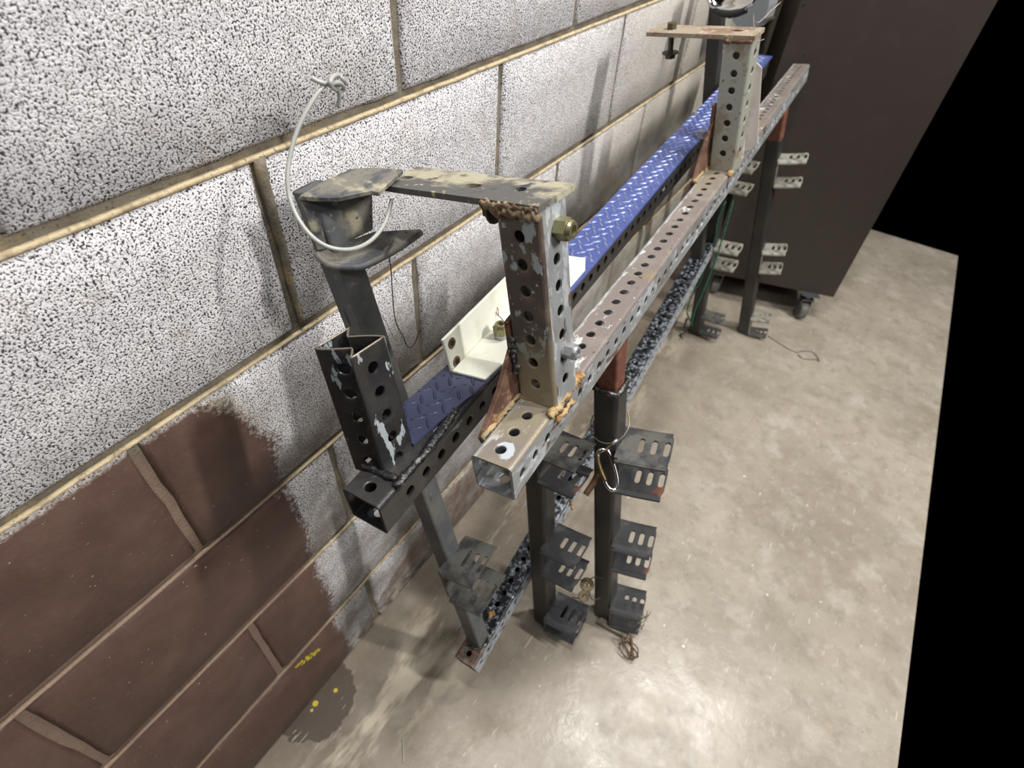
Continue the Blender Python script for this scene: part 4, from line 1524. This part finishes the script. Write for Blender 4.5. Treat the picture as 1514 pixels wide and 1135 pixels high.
# thin wires at the right of the near post: snarl by the lowest bracket
mb = MB()
base = FC @ V((.086, .0, .085))
rnd = random.Random(4)
for kk in range(4):
    pts = [base + V((rnd.uniform(-.008, .012), rnd.uniform(-.02, .03), -.018 * i + rnd.uniform(-.01, .01))) for i in range(6)]
    pts[-1].z = max(pts[-1].z, .002)
    for p_ in pts: p_.z = max(p_.z, .002)
    mb.tube(pts, .0006, 5)
mb.obj('wire_snarl', M['wire'], smooth=True, label='fine wire snarl hooked over the lowest bracket of the near post', cat='wire')

# rusty wire coil on the floor
cc = onz(929, 961, .004)
coil = thing('rusty_wire_coil', cc, 'small rusty wire coil lying on the floor in front of the near post', 'wire')
mb = MB()
for kk, (ra_, rb_, ph) in enumerate(((.020, .016, 0), (.016, .018, 1), (.022, .012, 2.2))):
    pts = [cc + V((ra_ * math.cos(a + ph), rb_ * math.sin(a), .004 + .006 * kk + .004 * math.sin(2 * a))) for a in np.linspace(0, 6.28, 14, endpoint=False)]
    mb.tube(pts, .0013, 6, closed=True, smooth_n=2)
mb.obj('wire_turns', M['rwire'], coil, smooth=True)
pts = [onz(933, 940, .03), onz(934, 955, .02), onz(933, 970, .005)]
MB().tube(pts, .0026, 8).obj('wrapped_shank', M['rwire'], coil, smooth=True)

# thin grey-brown slab on the floor under the near post
p0 = onz(880, 922, .0); p1 = onz(923, 945, 0); p2 = onz(944, 922, 0); p3 = onz(905, 902, 0)
mb = MB()
vs = [p0, p1, p2, p3] + [p + V((0, 0, .012)) for p in (p0, p1, p2, p3)]
mb.add(vs, [(3, 2, 1, 0), (4, 5, 6, 7), (0, 1, 5, 4), (1, 2, 6, 5), (2, 3, 7, 6), (3, 0, 4, 7)])
t_, _ = layered('grey_brown_plate', rgb(132, 122, 108), [(40, .5, .6, rgb(110, 100, 86))], .7)
mb.obj('foot_plate', t_.m, label='dull grey-brown flat plate on the floor under the near hanging post', cat='plate')

# green cord down the far second post
q = lambda x, y, dz=0: None
fpts = [(1084, 296), (1076, 325), (1068, 352), (1058, 385), (1048, 410), (1037, 437), (1027, 460), (1022, 482)]
h_ = []
nrm = V((.75, -.6, -.1))
org = FF @ V((.0, -.030, .3))
axis = (F_top - F_bot).normalized()
nn = axis.cross(V((1, 0, 0))).normalized()
mb = MB()
mb.tube([on(x, y, org, nn) for x, y in fpts], .0026, 6)
mb.tube([on(x - 11 - (4 if i % 2 else 0), y + 2, org, nn) for i, (x, y) in enumerate(fpts[:-1])] + [on(1023, 478, org, nn)], .0026, 6)
gc = mb.obj('green_cord', M['green'], smooth=True, label='doubled green cord tied down the far black post of the blue-topped rack', cat='cord')

# wire with a loop on the floor, far right
pts = [onz(x, y, .002) for x, y in ((1135, 496), (1150, 506), (1165, 515), (1178, 521))]
mb = MB().tube(pts, .0012, 6)
lp = [onz(x, y, .003) for x, y in ((1178, 521), (1186, 519), (1198, 519), (1206, 524), (1212, 534), (1206, 531), (1196, 531), (1186, 529), (1180, 524))]
mb.tube(lp, .0014, 6)
mb.obj('floor_wire', M['wire'], smooth=True, label='thin looped wire lying on the far floor by the cabinet wheel', cat='wire')

# small hanging chain by the far second post foot
pl = onz(1012, 500, 0)
pts = [on(x, y, pl, FWD) for x, y in ((1016, 470), (1012, 482), (1014, 490), (1007, 495), (1009, 502))]
MB().tube(pts, .0028, 6, rough=.5).obj('hanging_tie', M['bwire'], smooth=True, label='black twisted tie hanging at the foot of the post with green cord', cat='tie')

# chrome part and grey housing at the top of the frame
ch0 = ony(1092, 4, 1.36)
ck = thing('chrome_latch_hook', ch0, 'rounded chrome hook with black latch clip at the top of the far wall post', 'hook')
mb = MB()
prof = [(1046, -14), (1047, -2), (1052, 8), (1064, 13), (1080, 14), (1098, 11), (1110, 4), (1116, -6)]
path = [ony(x, y, 1.36) for x, y in prof]
wid = V((0, .055, .02))
vs = []; fs = []
bm = bmesh.new()
rows = []
for p_ in path:
    rows.append([bm.verts.new(p_ + wid * t__) for t__ in (0, .33, .66, 1)])
for i in range(len(rows) - 1):
    for j in range(3):
        bm.faces.new([rows[i][j], rows[i + 1][j], rows[i + 1][j + 1], rows[i][j + 1]])
bmesh.ops.recalc_face_normals(bm, faces=bm.faces)
bmesh.ops.solidify(bm, geom=bm.faces[:], thickness=.005)
me = bpy.data.meshes.new('chrome_strap'); bm.to_mesh(me); bm.free(); me.materials.append(M['chrome'])
for p_ in me.polygons: p_.use_smooth = True
put('chrome_strap', me, ck)
mb = MB().tube([ony(1056, 16, 1.36), ony(1072, 21, 1.355), ony(1090, 20, 1.35), ony(1104, 14, 1.35)], .0062, 8)
mb.tube([ony(1074, 21, 1.35), ony(1079, 26, 1.35), ony(1084, 21, 1.35)], .0022, 8)
mb.obj('latch_clip', M['blackplastic'], ck, smooth=True)
gh0 = ony(1112, 20, 1.62)
gh = thing('grey_housing', ony(1112, 40, 1.62), 'flat grey plastic housing with clipped corner behind the chrome hook', 'housing')
out = [ony(x, y, 1.62) for x, y in ((1090, -40), (1142, -40), (1137, 8), (1131, 28), (1122, 36), (1117, 42), (1092, 42), (1082, 30))]
tri_plate(gh, out, (.15, 1, 0), .05, M['greyplastic'], 'housing_body')
# second short white wall post piece behind
# whisker wires on the far upright
mb = MB()
pl = loc(FU2, .02, .02, .03)
for pth in (((1120, 75), (1119, 62), (1115, 40), (1114, 20)), ((1116, 32), (1122, 33), (1131, 25), (1142, 14), (1155, 3)), ((1118, 62), (1124, 60), (1130, 58))):
    mb.tube([on(x, y, pl, FWD) for x, y in pth], .0006, 5)
mb.obj('whisker_wire', M['wire'], smooth=True, label='thin springy pale wires sticking up from the far upright', cat='wire')

# brown rolling cabinet
pA = onz(1051, 403, .11); pB = onz(1206, 434, .11)
dirc = (pB - pA); dirc.z = 0; dirc.normalize()
left = pA - dirc * .015
right = pB + dirc * .06
dep = V((-dirc.y, dirc.x, 0)) * .38
cabn = thing('rolling_cabinet', (left.x, left.y, 0), 'dark brown laminate cabinet on casters standing at the far end by the wall', 'cabinet')
Lc = (right - left).length
Fc = frame(V((left.x, left.y, .11)), dirc, (0, 0, 1))
mb = MB().box((Lc / 2, .011, .55), (Lc, .022, 1.1))
mb.obj('front_panel', M['laminate'], cabn, Fc)
MB().box((Lc / 2, .20, .011), (Lc, .356, .022)).obj('base_panel', M['laminate'], cabn, Fc)
MB().box((Lc - .011, .20, .561), (.022, .356, 1.078)).obj('side_panel', M['laminate'], cabn, Fc)
MB().box((.011, .20, .561), (.022, .356, 1.078)).obj('side_panel', M['laminate'], cabn, Fc)
MB().box((Lc / 2, .20, 1.089), (Lc - .044, .356, .022)).obj('top_panel', M['laminate'], cabn, Fc)
mb = MB()
for (px_, py_) in ((1188, 8), (1188, 82)):
    cpt = on(px_, py_, Fc @ V((0, 0, 0)), -(dep.normalized()))
    MB().cyl(.0035 if py_ < 50 else .002, 0, .0008, 12, frame(cpt, dirc, -dep)).obj('screw_hole', M['dark'], cabn)
pass


def caster(base, face, nm='caster'):
    wh = MB()
    Mw = frame(base + V((0, 0, .034)), (0, 0, 1), face)
    wh.lathe([(.012, -.014), (.030, -.014), (.034, -.010), (.034, .010), (.030, .014), (.012, .014)], 28, Mw)
    c_ = wh.obj('caster_wheel', M['rubber'], cabn, smooth=False)
    hb = MB()
    hb.cyl(.013, -.016, .016, 16, Mw)
    hb.box((.022, 0, .018), (.060, .026, .003), Mw)
    hb.box((.022, 0, -.018), (.060, .026, .003), Mw)
    hb.box((.050, 0, 0), (.004, .036, .042), Mw)
    hb.cyl(.014, 0, .024, 14, frame(base + V((0, 0, .084)), (1, 0, 0), (0, 0, 1)))
    hb.box((0, 0, .109), (.06, .06, .003), frame(base, dirc, (0, 0, 1)))
    hb.obj('caster_fork', M['castermetal'], c_)


caster(onz(1178, 470, 0) + V((0, .012, 0)), (.85, .45, 0))
caster(V((left.x, left.y, 0)) + dirc * .05 + dep * .15, (.9, .3, 0))
caster(V((left.x, left.y, 0)) + dirc * .05 + dep * .85, (.9, .3, 0))
caster(V((right.x, right.y, 0)) - dirc * .05 + dep * .85, (.9, .3, 0))

# small debris on the floor
pw = onz(596, 1110, .001)
mb = MB().tube([onz(595, 1094, .0015), onz(596, 1110, .0015), onz(596, 1128, .0015)], .0009, 5)
mb.obj('floor_straw', M['cable'], smooth=True, label='thin pale straw lying on the floor at the bottom left', cat='straw')
